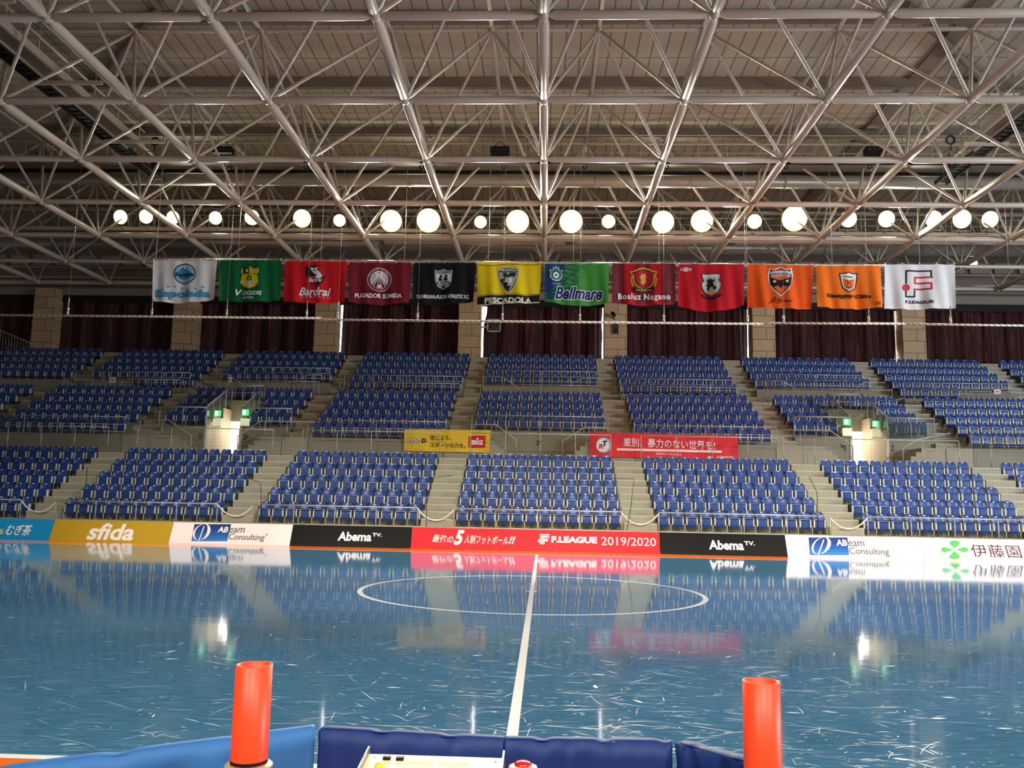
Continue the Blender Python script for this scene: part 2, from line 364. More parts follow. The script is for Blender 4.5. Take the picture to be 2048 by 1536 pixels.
# ------------------------------------------------------------------ roof deck
zr = 17.22
hl = [(-12.6, 25.2), (-33, 46.9)]
m = MB(); m.add([(-12.6-(25.2+6)*0-0, -6, zr), (13+19, -6, zr), (32, 48, zr), (-33.5, 48, zr), (-33, 46.9, zr), (-12.6, 24.95, zr), (-12.6, -6, zr)][1:], [tuple(range(6))], 0)
m.add([(-12.6, -6, zr), (-12.6, 24.95, zr), (-33, 46.9, zr), (-45, 46.9, zr-.0), (-45, -6, zr)], [tuple(range(5))], 1)
m.add([(32, -6, zr), (45, -6, zr), (45, 48, zr), (32, 48, zr)], [(0, 1, 2, 3)], 0)
m.box(-45, 45, -6, 48.3, zr+.05, zr+.25)
m.build('ceiling', [DECK0, DECK1], kind='structure')
p = MB()
for y in [18.86+4.383*(j+.5)+.12 for j in range(-2, 6)]: p.box(-12.6-max(0, y-24.95), 45, y-.1, y+.1, zr-.42, zr-.01)
for x in (13.45,): p.box(x-.35, x+.35, 10, 47, zr-.12, zr-.01)
for x0, x1 in ((-12.6, -33),): p.tube([(x0, 24.95, zr-.2), (x1, 46.9, zr-.2)], .14, 8); p.tube([(x0, 5, zr-.2), (x0, 24.95, zr-.2)], .14, 8)
p.tube([(11.0, 24.95, zr-.2), (32, 46.2, zr-.2)], .12, 8)
p.build('trim_3', PURL, kind='structure')

# ------------------------------------------------------------------ space frame
SX, SY, X0, Y0 = 4.031, 4.383, -.187, 18.86
def bn(i, j): return Vector((X0+i*SX, Y0+j*SY, 13.03+.0037*j*SY+.0021*i*SX))
TOPX = [.425, 1.24, 2.29, 3.32, 4.35, 5.38, 6.41, 7.44]
def tn(m_, j):
    x = TOPX[m_] if m_ >= 0 else -TOPX[-m_-1]
    return Vector((X0+x*SX, Y0+(j+.5)*SY, 16.5))
FR = thing('space_frame', 'pale grey tubular steel space frame spanning the hall under the roof deck', 'roof frame', (0, 0, 0))
bars = {'chord_tube': [], 'top_chord_tube': [], 'brace_tube': [], 'node_ball': []}
def inview(a, b):
    for k in range(5):
        p = a.lerp(b, k/4)
        if p.y < 2: continue
        x, y, z = proj(p)
        if -30 < x < 2078 and -30 < y < 560: return True
    return False
def bar(kind, a, b, r, cone):
    d = (b-a); L = d.length; d.normalize()
    m = MB(); m.tube([a+d*.1, a+d*.14, a+d*(.14+cone), b-d*(.14+cone), b-d*.14, b-d*.1], [r*.5, r*.5, r, r, r*.5, r*.5], 12 if r > .08 else 8)
    bars[kind].append((inview(a, b), ((a+b)/2-CAM).length, m))
for j in range(-2, 7):
    for i in range(-8, 9):
        if i < 8: bar('chord_tube', bn(i, j), bn(i+1, j), .108, .14)
        if j < 6: bar('chord_tube', bn(i, j), bn(i, j+1), .135, .14)
        m = MB(); c = bn(i, j); m.lathe(c, [(.001, -.135), (.075, -.117), (.117, -.06), (.135, 0), (.117, .06), (.075, .117), (.001, .135)], 16)
        bars['node_ball'].append((inview(c, c), (c-CAM).length, m))
for j in range(-2, 6):
    for m_ in range(-8, 8):
        if m_ < 7: bar('top_chord_tube', tn(m_, j), tn(m_+1, j), .07, .12)
        if j < 5: bar('top_chord_tube', tn(m_, j), tn(m_, j+1), .07, .12)
        for q in (0, 1):
            for s in (0, 1): bar('brace_tube', tn(m_, j), bn(m_+q, j+s), .052, .12)
        m = MB(); c = tn(m_, j); m.lathe(c, [(.001, -.11), (.09, -.06), (.115, 0), (.09, .06), (.001, .11)], 12)
        bars['node_ball'].append((inview(c, c), (c-CAM).length, m))
for kind, L in bars.items():
    L.sort(key=lambda t: (not t[0], t[1]))
    for _, _, m in L[:100]: m.build(kind, STEEL, FR)
    rest = MB()
    for _, _, m in L[100:]:
        k = len(rest.v); rest.v += m.v; rest.f += [[i+k for i in f] for f in m.f]; rest.m += m.m; rest.sm += m.sm
    rest.build(kind, STEEL, FR, kind='stuff')

# ------------------------------------------------------------------ ducts, walkways, trays and other roof gear
d = thing('air_duct', 'long round steel air duct across the hall above the floodlights', 'duct', group='roof ducts')
MB().tube([(-36, 35, 15.15), (36, 35, 15.15)], .27, 20).build('duct_pipe', DUCT, d)
m = MB()
for x in range(-34, 36, 4): m.tube([(x-.04, 35, 15.15), (x+.04, 35, 15.15)], .29, 20)
m.build('joint_band', DUCT, d)
d = thing('air_duct', 'round steel air duct behind the row of floodlights near the back wall', 'duct', group='roof ducts')
MB().tube([(-36, 42.4, 14.5), (36, 42.4, 14.5)], .33, 20).build('duct_pipe', DUCT, d)
m = MB()
for x in range(-34, 36, 4): m.tube([(x-.04, 42.4, 14.5), (x+.04, 42.4, 14.5)], .35, 20)
m.build('joint_band', DUCT, d)
for k, (a, b) in enumerate(((405, 760), (770, 1130), (1150, 1450), (1470, 1780))):
    pa, pb = at(a, 486, 41.2), at(b, 487, 41.2)
    c = thing('cable_tray', 'pale flat cable tray hung before the rear duct, %s of four from the left' % ORD[k], 'cable tray', group='rear cable trays')
    MB().box(pa.x, pb.x, 41.0, 41.3, pa.z-.09, pa.z+.09).build('tray', STEEL, c)
    m = MB()
    for q in (.2, .8): m.tube([(pa.x+(pb.x-pa.x)*q, 41.15, pa.z), (pa.x+(pb.x-pa.x)*q, 41.15, 15.8)], .015, 6)
    m.build('hanger', GALV, c)
MESHM = mat('catwalk_grating', (120, 114, 104), .6, metal=.3, var=.15, scale=20)
def catwalk(name, label, x0, x1, y, z, top, wid):
    c = thing(name, label, 'catwalk', group='crosswise catwalks')
    MB().box(x0, x1, y, y+wid, z-.06, z).build('deck', MESHM, c)
    m = MB()
    m.box(x0, x1, y-.03, y+.03, z-.12, z+.04); m.box(x0, x1, y+wid-.03, y+wid+.03, z-.22, z+.04)
    m.build('side_beam', BLACK if top > 15 else STEEL, c)
    for yy in (y, y+wid):
        for zz in (top, (top*2+z)/3): MB().tube([(x0, yy, zz), (x1, yy, zz)], .02, 6).build('rail', GALV, c)
    m = MB(); x = x0
    while x < x1:
        for yy in (y, y+wid): m.tube([(x, yy, z), (x, yy, top)], .015, 5)
        x += 1.15
    m.build('post', GALV, c, kind='stuff')
    return c
catwalk('catwalk', 'catwalk across the hall in front of the upper air duct', -32, 32, 32.7, 15.1, 16.2, .9)
catwalk('catwalk', 'catwalk across the hall directly behind the floodlights', -32, 32, 37.3, 13.68, 14.62, .9)
for side, dx0, dx1, tx0, tx1 in (('left', -16.1, -15.47, -16.6, -16.14), ('right', 15.07, 15.57, 15.61, 16.05)):
    c = thing('gantry_walkway', 'grey gantry walkway with black cable ladder running away overhead on the %s' % side, 'walkway', group='lengthwise walkways')
    MB().box(dx0, dx1, 12, 30.3, 14.6, 14.7).build('deck', MESHM, c)
    m = MB()
    for x in (dx0, dx1): m.box(x-.04, x+.04, 12, 30.3, 14.53, 14.77)
    m.build('side_beam', STEEL, c)
    for x in (dx0, dx1):
        for zz in (15.2, 15.7): MB().tube([(x, 12, zz), (x, 30.3, zz)], .022, 6).build('rail', GALV, c)
    m = MB()
    for k in range(12):
        for x in (dx0, dx1): m.tube([(x, 12.3+k*1.6, 14.7), (x, 12.3+k*1.6, 15.7)], .018, 5)
    m.build('post', GALV, c, kind='stuff')
    m = MB()
    for x in (tx0, tx1): m.box(x-.03, x+.03, 12, 33.6, 14.5, 14.67)
    for k in range(70): m.box(tx0, tx1, 12+k*.31, 12.04+k*.31, 14.55, 14.59)
    for k in range(6): m.tube([(tx0+.05+k*.07, 12, 14.61), (tx0+.05+k*.07, 33.6, 14.61)], .028, 6)
    m.build('cable_ladder', BLACK, c)
    for yy in (16, 20.5, 25, 29.5): MB().box(min(dx0, tx0)-.3, max(dx1, tx1)+1.2 if side == 'left' else max(dx1, tx1)+.3, yy-.05, yy+.05, 14.42, 14.535).build('cross_beam', STEEL, c)
    # spotlights on it
    for q, (px, py, nm) in enumerate(((310, 283, 'ring'), (309, 331, 'ball')) if side == 'left' else ((1901, 280, 'ring'), (1899, 331, 'ball'))):
        p = at(px, py, 31.5)
        s = thing('spotlight', 'small round black spotlight %s the %s gantry walkway' % ('upright above' if q == 0 else 'hanging below', side), 'spotlight', p, 'gantry spotlights')
        if nm == 'ring':
            pts = [(.16*math.cos(2*math.pi*k/20), 0, .16*math.sin(2*math.pi*k/20)) for k in range(21)]
            MB().tube(pts, .03, 8).build('rim', BLACK, s); MB().tube([(0, .02, 0), (0, .1, 0)], [.14, .1], 16).build('lens', mat('lamp_glass', (150, 150, 140), .2), s)
            MB().tube([(0, 0, -.17), (0, 0, -.42)], .02, 6).build('stem', BLACK, s)
        else:
            MB().lathe((0, 0, 0), [(.001, -.17), (.1, -.14), (.17, -.02), (.15, .08), (.06, .15), (.001, .16)], 16).build('housing', BLACK, s)
            MB().tube([(0, 0, .15), (0, 0, .5)], .02, 6).build('stem', BLACK, s)
for k, px in enumerate((447, 1000, 1750)):
    p = at(px, 309, 32.2)
    s = thing('speaker_box', 'black speaker box hung at the front catwalk, %s of three from the left' % ORD[k], 'speaker', p, 'roof speakers')
    MB().box(-.38, .38, -.2, .2, 0, .26).build('cabinet', BLACK, s)
    m = MB()
    for q in range(4): m.tube([(-.28+q*.18, -.2, .13), (-.28+q*.18, -.225, .13)], .07, 10)
    m.build('grille', mat('dark_grille', (40, 40, 40), .6), s)
    MB().tube([(-.3, 0, .26), (0, 0, .55), (.3, 0, .26)], .015, 6).build('bracket', BLACK, s)
for k, px in enumerate((460, 612, 843, 1008, 1170, 1333, 1572, 1740)):
    p = at(px, 334, 32.0)
    s = thing('pulley_block', 'small black pulley under the front catwalk, %s of eight from the left' % ORD[k], 'pulley', p, 'pulleys under the catwalk')
    pts = [(.075*math.cos(R(a)), 0, .075*math.sin(R(a))) for a in range(-230, 60, 20)]
    MB().tube(pts, .028, 8).build('wheel', BLACK, s); MB().tube([(0, 0, .06), (0, 0, .22)], .015, 6).build('hook', BLACK, s)

# ------------------------------------------------------------------ floodlights
LAMP = mat('lamp_face', (255, 250, 214), .4, emit=9); HALO = mat('lamp_halo', (255, 236, 150), .4, emit=1.6)
FLD = [(241, 434, 15), (292, 433, 15), (346, 435, 14), (431, 436, 14), (504, 435, 16), (604, 437, 19), (679, 441, 13), (782, 442, 23), (857, 441, 25), (961, 444, 13), (1035, 443, 24), (1142, 443, 24),
       (1217, 443, 14), (1326, 444, 23), (1404, 442, 23), (1509, 443, 15), (1589, 437, 26), (1697, 438, 17), (1773, 438, 17), (1867, 438, 17), (1924, 438, 19), (1980, 439, 17)]
for k, (px, py, rr) in enumerate(FLD):
    p = at(px, py, 36.95); r_ = rr*.0218*.94  # radius takes in the glare around the lamp
    s = thing('floodlight', 'bright round floodlight, %s from the left in the row under the roof' % ORD[k], 'floodlight', p, 'floodlight row')
    def rad(t): return (0, -t*.94, -t*.3)
    ax = Vector((0, -.95, -.31)).normalized()
    MB().tube([-ax*.02, ax*.015], r_*.93, 28).build('lens', LAMP, s)
    MB().tube([-ax*.03, -ax*.0, ax*.03], [r_, r_*1.05, r_*.99], 28, cap=False).build('rim', HALO, s)  # glowing yellow ring paints the halo round the lamp edge
    MB().tube([-ax*.32, -ax*.2, -ax*.03], [r_*.4, r_*.8, r_*1.02], 24).build('housing', DUCT, s)
    m = MB(); m.tube([(-r_*1.08, .1, 0), (-r_*1.08, .12, -r_-.12), (r_*1.08, .12, -r_-.12), (r_*1.08, .1, 0)], .02, 6); m.tube([(0, .12, -r_-.12), (0, .3, -r_-.2)], .03, 6)
    m.build('yoke', GALV, s)

p = at(1946, 527, 44.5)
s = thing('wall_lamp', 'small bright lamp near the back wall, right of the row of flags', 'lamp', p)
ax = Vector((-.25, -.93, -.25)).normalized()
MB().tube([-ax*.02, ax*.02], .21, 20).build('lens', LAMP, s); MB().tube([-ax*.3, -ax*.15, -ax*.03], [.1, .2, .23], 16).build('housing', DUCT, s); MB().tube([-ax*.2, (.05, .2, .6), (.05, .2, 1.2)], .03, 6).build('bracket', GALV, s)

# ------------------------------------------------------------------ seats
def rrect(w0, w1, z0, z1, r, n=4):               # bottom width, top width, rounded top corners
    pts = [(-w0/2, z0), (w0/2, z0)]
    for k in range(n+1):
        a = math.pi/2*k/n; pts.append((w1/2-r+r*math.cos(a), z1-r+r*math.sin(a)))
    for k in range(n+1):
        a = math.pi/2+math.pi/2*k/n; pts.append((-w1/2+r+r*math.cos(a), z1-r+r*math.sin(a)))
    return pts
def seat_meshes():
    M = {}
    m = MB()                                       # backrest: leaning shell, edges curved forward
    def bk(x, z, t): return (x, -.04+(z-.3)*.22-.05*(abs(x)/.21)**2.5+t, z)
    nx, nz = 10, 6; pl = []
    for side, t in ((0, 0), (1, .028)):
        for j in range(nz+1):
            v = j/nz; z = .30+.42*v; hw = .205 if v < .5 else .205-.03*((v-.5)/.5)
            zc = z
            for i in range(nx+1):
                u = -1+2*i/nx; x = hw*u; zz = z-(.05*(max(0, abs(u)-.72)/.28)**2 if j == nz else 0)
                pl.append(bk(x, zz, t))
    A = (nx+1)*(nz+1)
    fs = [(s*A+j*(nx+1)+i, s*A+j*(nx+1)+i+1, s*A+(j+1)*(nx+1)+i+1, s*A+(j+1)*(nx+1)+i) for s in (0, 1) for j in range(nz) for i in range(nx)]
    for i in range(nx): fs += [(i, i+1, A+i+1, A+i), (nz*(nx+1)+i, nz*(nx+1)+i+1, A+nz*(nx+1)+i+1, A+nz*(nx+1)+i)]
    for j in range(nz): fs += [(j*(nx+1), (j+1)*(nx+1), A+(j+1)*(nx+1), A+j*(nx+1)), (j*(nx+1)+nx, (j+1)*(nx+1)+nx, A+(j+1)*(nx+1)+nx, A+j*(nx+1)+nx)]
    m.add(pl, fs, 0, True); m.box(-.2, .2, -.085, -.045, .50, .525)
    M['backrest'] = (m.mesh('backrest', BLUE), BLUE)
    m = MB()                                       # folded-up pan, underside to the front, bottom edge rolled
    prof = [(-.105, .49), (-.135, .47), (-.15, .40), (-.155, .30), (-.15, .22), (-.125, .17), (-.08, .145), (-.04, .155), (-.04, .49)]
    vs = []; hw = [.148]*5+[.15, .145, .14, .14]
    for s in (-1, 1):
        for (y, z), w in zip(prof, hw): vs.append((s*w, y, z))
    n = len(prof); m.add(vs, [(i, i+1, n+i+1, n+i) for i in range(n-1)]+[(n-1, 0, n, 2*n-1)], 0, True)
    m.add(vs, [tuple(range(n)), tuple(range(2*n-1, n-1, -1))])
    m.box(-.085, .085, -.165, -.15, .24, .44)
    M['seat_pan'] = (m.mesh('seat_pan', PANB), PANB)
    for s, nm in ((-1, 'side_bar'), (1, 'side_bar_r')):
        m = MB(); m.box(s*.172-.017, s*.172+.017, -.16, -.06, .235, .485); M[nm] = (m.mesh('side_bar', CREAM), CREAM)
    m = MB(); m.extr([(-.041, .706), (-.038, .69), (-.025, .678), (.025, .678), (.038, .69), (.041, .706)], lambda a, b, t: (a, -.04+(b-.3)*.22-.012-t, b), .006)
    M['number_plate'] = (m.mesh('number_plate', PLATE), PLATE)
    m = MB(); m.tube([(-.234, .16, .12), (-.234, .05, .2), (-.234, -.09, .24), (-.234, -.12, .2), (-.234, -.1, .08), (-.234, -.115, .0)], .016, 6)
    M['leg'] = (m.mesh('leg', LEGM), LEGM)
    m = MB(); m.box(-.245, -.223, -.06, .12, .2, .53); m.box(-.247, -.221, -.075, -.06, .49, .545); M['bracket'] = (m.mesh('bracket', BLACK), BLACK)  # dark arm; black plate also stands in for shadow between seats
    return M
SM = seat_meshes()
seats = []   # (x,y,z, tier, block, row, col)
for b in range(-4, 5):
    for r in range(5):
        y, z = lrow(r)
        for c in range(12): seats.append((LXC+b*LP+(c-5.5)*LPIT, y-.06, z, 'lower', b, r, c))
for b in range(-4, 5):
    for r in range(-1 if b % 2 else 0, 4):
        y, z = mrow(r) if r >= 0 else (35.75, 3.97)
        for c in range(12):
            x = MXC+b*MP+(c-5.5)*MPIT
            if b in VOIDS and r < 3 and VOIDS[b][0]-.2 < x < VOIDS[b][1]+.2: continue
            seats.append((x, y-.06, z, 'mid', b, r, c))
for b in range(-5, 6):
    for r in range(-1 if b % 2 else 0, 4):
        y, z = urow(r) if r >= 0 else (42.05, 6.72)
        for c in range(12):
            if r == -1 and abs(b) == 3 and (c < 6) == (b < 0): continue
            seats.append((UXC+b*UP_+(c-5.5)*UPIT, y-.06, z, 'up', b, r, c))
BN = {-3: 'sky-blue board', -2: 'gold board', -1: 'left black board', 0: 'red board', 1: 'right black board', 2: 'right white board'}
vis = []
for s in seats:
    x, y, d = proj((s[0], s[1], s[2]+.4))
    s_in = -14 < x < 2062
    vis.append((not (s_in and s[3] == 'lower' and s[4] in BN), d, s))
vis.sort(key=lambda t: (t[0], t[1]))
indiv = [t[2] for t in vis[:300]]; rest = [t[2] for t in vis[300:]]
order = ['seat_pan', 'backrest', 'side_bar', 'side_bar_r', 'number_plate', 'leg', 'bracket']
proto = None
RW = ['front', 'second', 'third', 'fourth', 'back']
for s in indiv:
    lab = 'blue tip-up seat, %s from left in %s row, lower block behind %s' % (ORD[s[6]], RW[s[5]], BN[s[4]])
    root = thing('stadium_seat', lab, 'seat', s[:3], 'blue seats of the lower stand')
    if proto is None:
        proto = [obj('side_bar' if k == 'side_bar_r' else k, SM[k][0], root) for k in order]
    else:
        for p_ in proto:
            c_ = p_.copy(); c_.parent = root; COL.objects.link(c_)
mass = MB(); mats_ = [SM[k][1] for k in order]; parts_ = []
for mi, k in enumerate(order):
    me = SM[k][0]; parts_.append((mi, [tuple(v.co) for v in me.vertices], [(list(p.vertices), p.use_smooth) for p in me.polygons]))
for s in rest:
    x, y, d = proj((s[0], s[1], s[2]+.4))
    if not -560 < x < 2620: continue
    for mi, vs, fs in parts_:
        k = len(mass.v); mass.v += [(v[0]+s[0], v[1]+s[1], v[2]+s[2]) for v in vs]
        for f, sm in fs: mass.f.append([i+k for i in f]); mass.m.append(mi); mass.sm.append(sm)
me = bpy.data.meshes.new('stadium_seat'); me.from_pydata(mass.v, [], mass.f)
for m_ in mats_: me.materials.append(m_)
me.polygons.foreach_set('material_index', mass.m); me.polygons.foreach_set('use_smooth', mass.sm); me.update()
obj('stadium_seat', me, kind='stuff', label='blue tip-up seats filling the middle and upper tiers of the stand', cat='seats', group='blue seats of the middle and upper tiers')

# ------------------------------------------------------------------ railings
def railing(label, x0, x1, y, z, top, mids=(), step=1.4, group=None, r_=.02, name='guard_rail', glass=False):
    g = thing(name, label, 'railing', ((x0+x1)/2, y, z), group); h = (x1-x0)/2
    MB().tube([(-h, 0, top-z), (h, 0, top-z)], r_, 8).build('top_rail', GALV, g)
    for q in mids: MB().tube([(-h, 0, q-z), (h, 0, q-z)], .012, 6).build('mid_rail', GALV, g)
    n = max(1, round((x1-x0)/step)); pm = None
    for k in range(n+1):
        if pm is None: pm = MB().tube([(0, 0, 0), (0, 0, top-z)], .018, 6).mesh('post', GALV)
        obj('post', pm, g, (-h+2*h*k/n, 0, 0))
    if glass: MB().box(-h+.03, h-.03, -.006, .006, .08, top-z-.06).build('glass_pane', GLASS, g)
    return g
LN = dict(BN); LN[3] = 'far right white board'
for b in range(-3, 4):
    c = LXC+b*LP; nm = LN[b]
    railing('low front railing before the seat block behind the %s' % nm, c-LH+.03, c+LH-.08, 28.42, .62, 1.24, step=1.4, group='front railings of the lower stand')
    railing('tall thin railing above the back row, block behind the %s' % nm, c-LH+.05, c+LH-.05, 33.75, WALK1, 4.17, step=1.4, group='walkway railings behind the lower stand')
    if b < 3:
        xa, xb = c+LH-.08, c+LP-LH+.03
        ch = thing('rope_barrier', 'white sagging rope across the aisle right of the block behind the %s' % nm, 'rope', (0, 0, 0), 'white ropes across the lower aisles')
        MB().tube([(xa+(xb-xa)*k/12, 28.44, 1.2-.36*(1-(2*k/12-1)**2)) for k in range(13)], .022, 6).build('rope', mat('white_rope', (232, 228, 212), .7), ch)
MN = {-3: 'leftmost middle block', -2: 'middle block with the left exit', -1: 'middle block right of the left exit', 0: 'central middle block', 1: 'middle block left of the right exit', 2: 'middle block with the right exit', 3: 'rightmost middle block'}
for b in range(-3, 4):
    c = MXC+b*MP; odd = b % 2
    if odd: railing('front railing with thin bars, %s' % MN[b], c-MH-.05, c+MH+.05, 35.24, 3.72, 4.72, (4.1, 4.4), group='front railings of the middle tier')
    elif b in VOIDS:
        v0, v1 = VOIDS[b]
        for s, a, e in (('left', c-MH-.05, v0), ('right', v1, c+MH+.05)):
            railing('front railing on the %s side of the exit, %s' % (s, MN[b]), a, e, 36.24, 4.35, 5.28, (4.42,), step=1.0, group='front railings of the middle tier', r_=.03, glass=(b == 2 and s == 'right'))
    else: railing('front railing with thin bars, %s' % MN[b], c-MH-.05, c+MH+.05, 36.24, 4.27, 5.13, (4.62, 4.87), group='front railings of the middle tier')
    railing('thin railing on the upper walkway above the %s' % MN[b], c-MH-.05, c+MH+.05, 40.4, WALK2, 7.03, group='upper walkway railings')
    railing('thin front railing of the upper block over the %s' % MN[b], UXC+b*UP_-UH, UXC+b*UP_+UH, 41.3 if odd else 42.2, 6.72 if odd else 7.2, 7.52 if odd else 7.97, (7.0, 7.25) if odd else (7.45, 7.7), group='front railings of the upper tier')
# sloping glass balustrades round the exit openings
for b, side in ((-2, 'left'), (2, 'right')):
    v0, v1 = VOIDS[b]
    for s, x in (('left', v0), ('right', v1)):
        g = thing('glass_balustrade', 'sloping glass balustrade on the %s side of the %s exit opening' % (s, side), 'balustrade', (x, 36.3, 4.4), 'glass balustrades at the exits')
        MB().tube([(0, 0, .95), (0, 2.8, 2.22)], .03, 8).build('handrail', GALV, g)
        MB().extr([(0, .05), (2.8, 1.4), (2.8, 2.16), (0, .9)], lambda a, z, t: (t-.006, a, z), .012).build('glass_pane', GLASS, g)
        for k in range(5):
            q = k/4; MB().tube([(0, 2.8*q, .0+1.36*q), (0, 2.8*q, .95+1.27*q)], .022, 6).build('post', GALV, g)
    g = thing('guard_rail', 'short railing closing the back of the %s exit opening' % side, 'railing', ((v0+v1)/2, 39.1, 5.9), 'short railings behind the exits'); h = (v1-v0)/2
    for zz in (.73, .38, .02): MB().tube([(-h, 0, zz), (h, 0, zz)], .028 if zz > .7 else .015, 8).build('rail', GALV, g)
    for k in range(4): MB().tube([(-h+2*h*k/3, 0, -.05), (-h+2*h*k/3, 0, .73)], .018, 6).build('post', GALV, g)
HR = [('left of the central stairs', [(1032, 914), (1032, 880), (991, 849), (930, 849)], (983, 943)), ('right of the central stairs', [(1125, 914), (1125, 882), (1170, 854), (1215, 856)], (1178, 1208)),
      ('left of the right exit', [(1706, 926), (1706, 892), (1660, 861), (1545, 859)], (1650, 1600)), ('right of the right exit', [(1806, 926), (1806, 897), (1832, 880), (1900, 866)], (1858, 1895)),
      ('left of the left exit', [(381, 904), (383, 872), (336, 840), (270, 839)], (325, 280)), ('right of the left exit', [(475, 904), (475, 873), (521, 842), (630, 844)], (530, 575))]
for lab, pts, posts in HR:
    P_ = [at(x, y, 35.28) for x, y in pts]
    g = thing('stair_handrail', 'bent steel handrail of the short stair %s' % lab, 'handrail', (0, 0, 0), 'handrails of the short stairs')
    MB().tube([P_[0]]+[P_[1], P_[2], P_[3]], .024, 8).build('handrail', GALV, g)
    for px in posts:
        p = at(px, pts[2][1]+1, 35.28); MB().tube([p, (p.x, p.y, 3.95)], .018, 6).build('post', GALV, g)
HU = [('left of the central upper walkway', [(930, 754), (1005, 754), (1040, 778)]), ('right of the central upper walkway', [(1226, 757), (1162, 757), (1137, 772)]),
      ('above the right exit, its left side', [(1500, 762), (1567, 762.5), (1606.6, 788)]), ('above the right exit, its right side', [(1770, 765), (1728, 765), (1701, 787)]),
      ('above the left exit, its left side', [(425, 748), (456, 749), (485.6, 769)]), ('above the left exit, its right side', [(645, 750), (612, 750), (574, 773)])]
for lab, pts in HU:
    P_ = [at(x, y, 40.75) for x, y in pts]
    g = thing('stair_handrail', 'thin bent handrail on the upper walkway %s' % lab if 'walkway' not in lab else 'thin bent handrail %s' % lab, 'handrail', (0, 0, 0), 'handrails of the upper walkway')
    MB().tube(P_, .02, 8).build('handrail', GALV, g)
    for q in (P_[1], P_[0].lerp(P_[1], .5), P_[2]): MB().tube([q, (q.x, q.y, WALK2)], .015, 6).build('post', GALV, g)
# grey bar fence at the far left end of the upper tier
fen = thing('bar_fence', 'grey bar fence beside the leftmost stone column, upper left corner of stand', 'fence')
for k in range(22):
    x = -32.6+k*.17; z1 = 10.55-max(0, k-9)*.07
    MB().tube([(x, 46.1, 9.2), (x, 46.1, z1)], .016, 5).build('bar', GALV, fen)
MB().tube([(-32.6, 46.1, 10.55), (-31.1, 46.1, 10.55), (-28.95, 46.1, 9.7)], .025, 6).build('top_rail', GALV, fen)

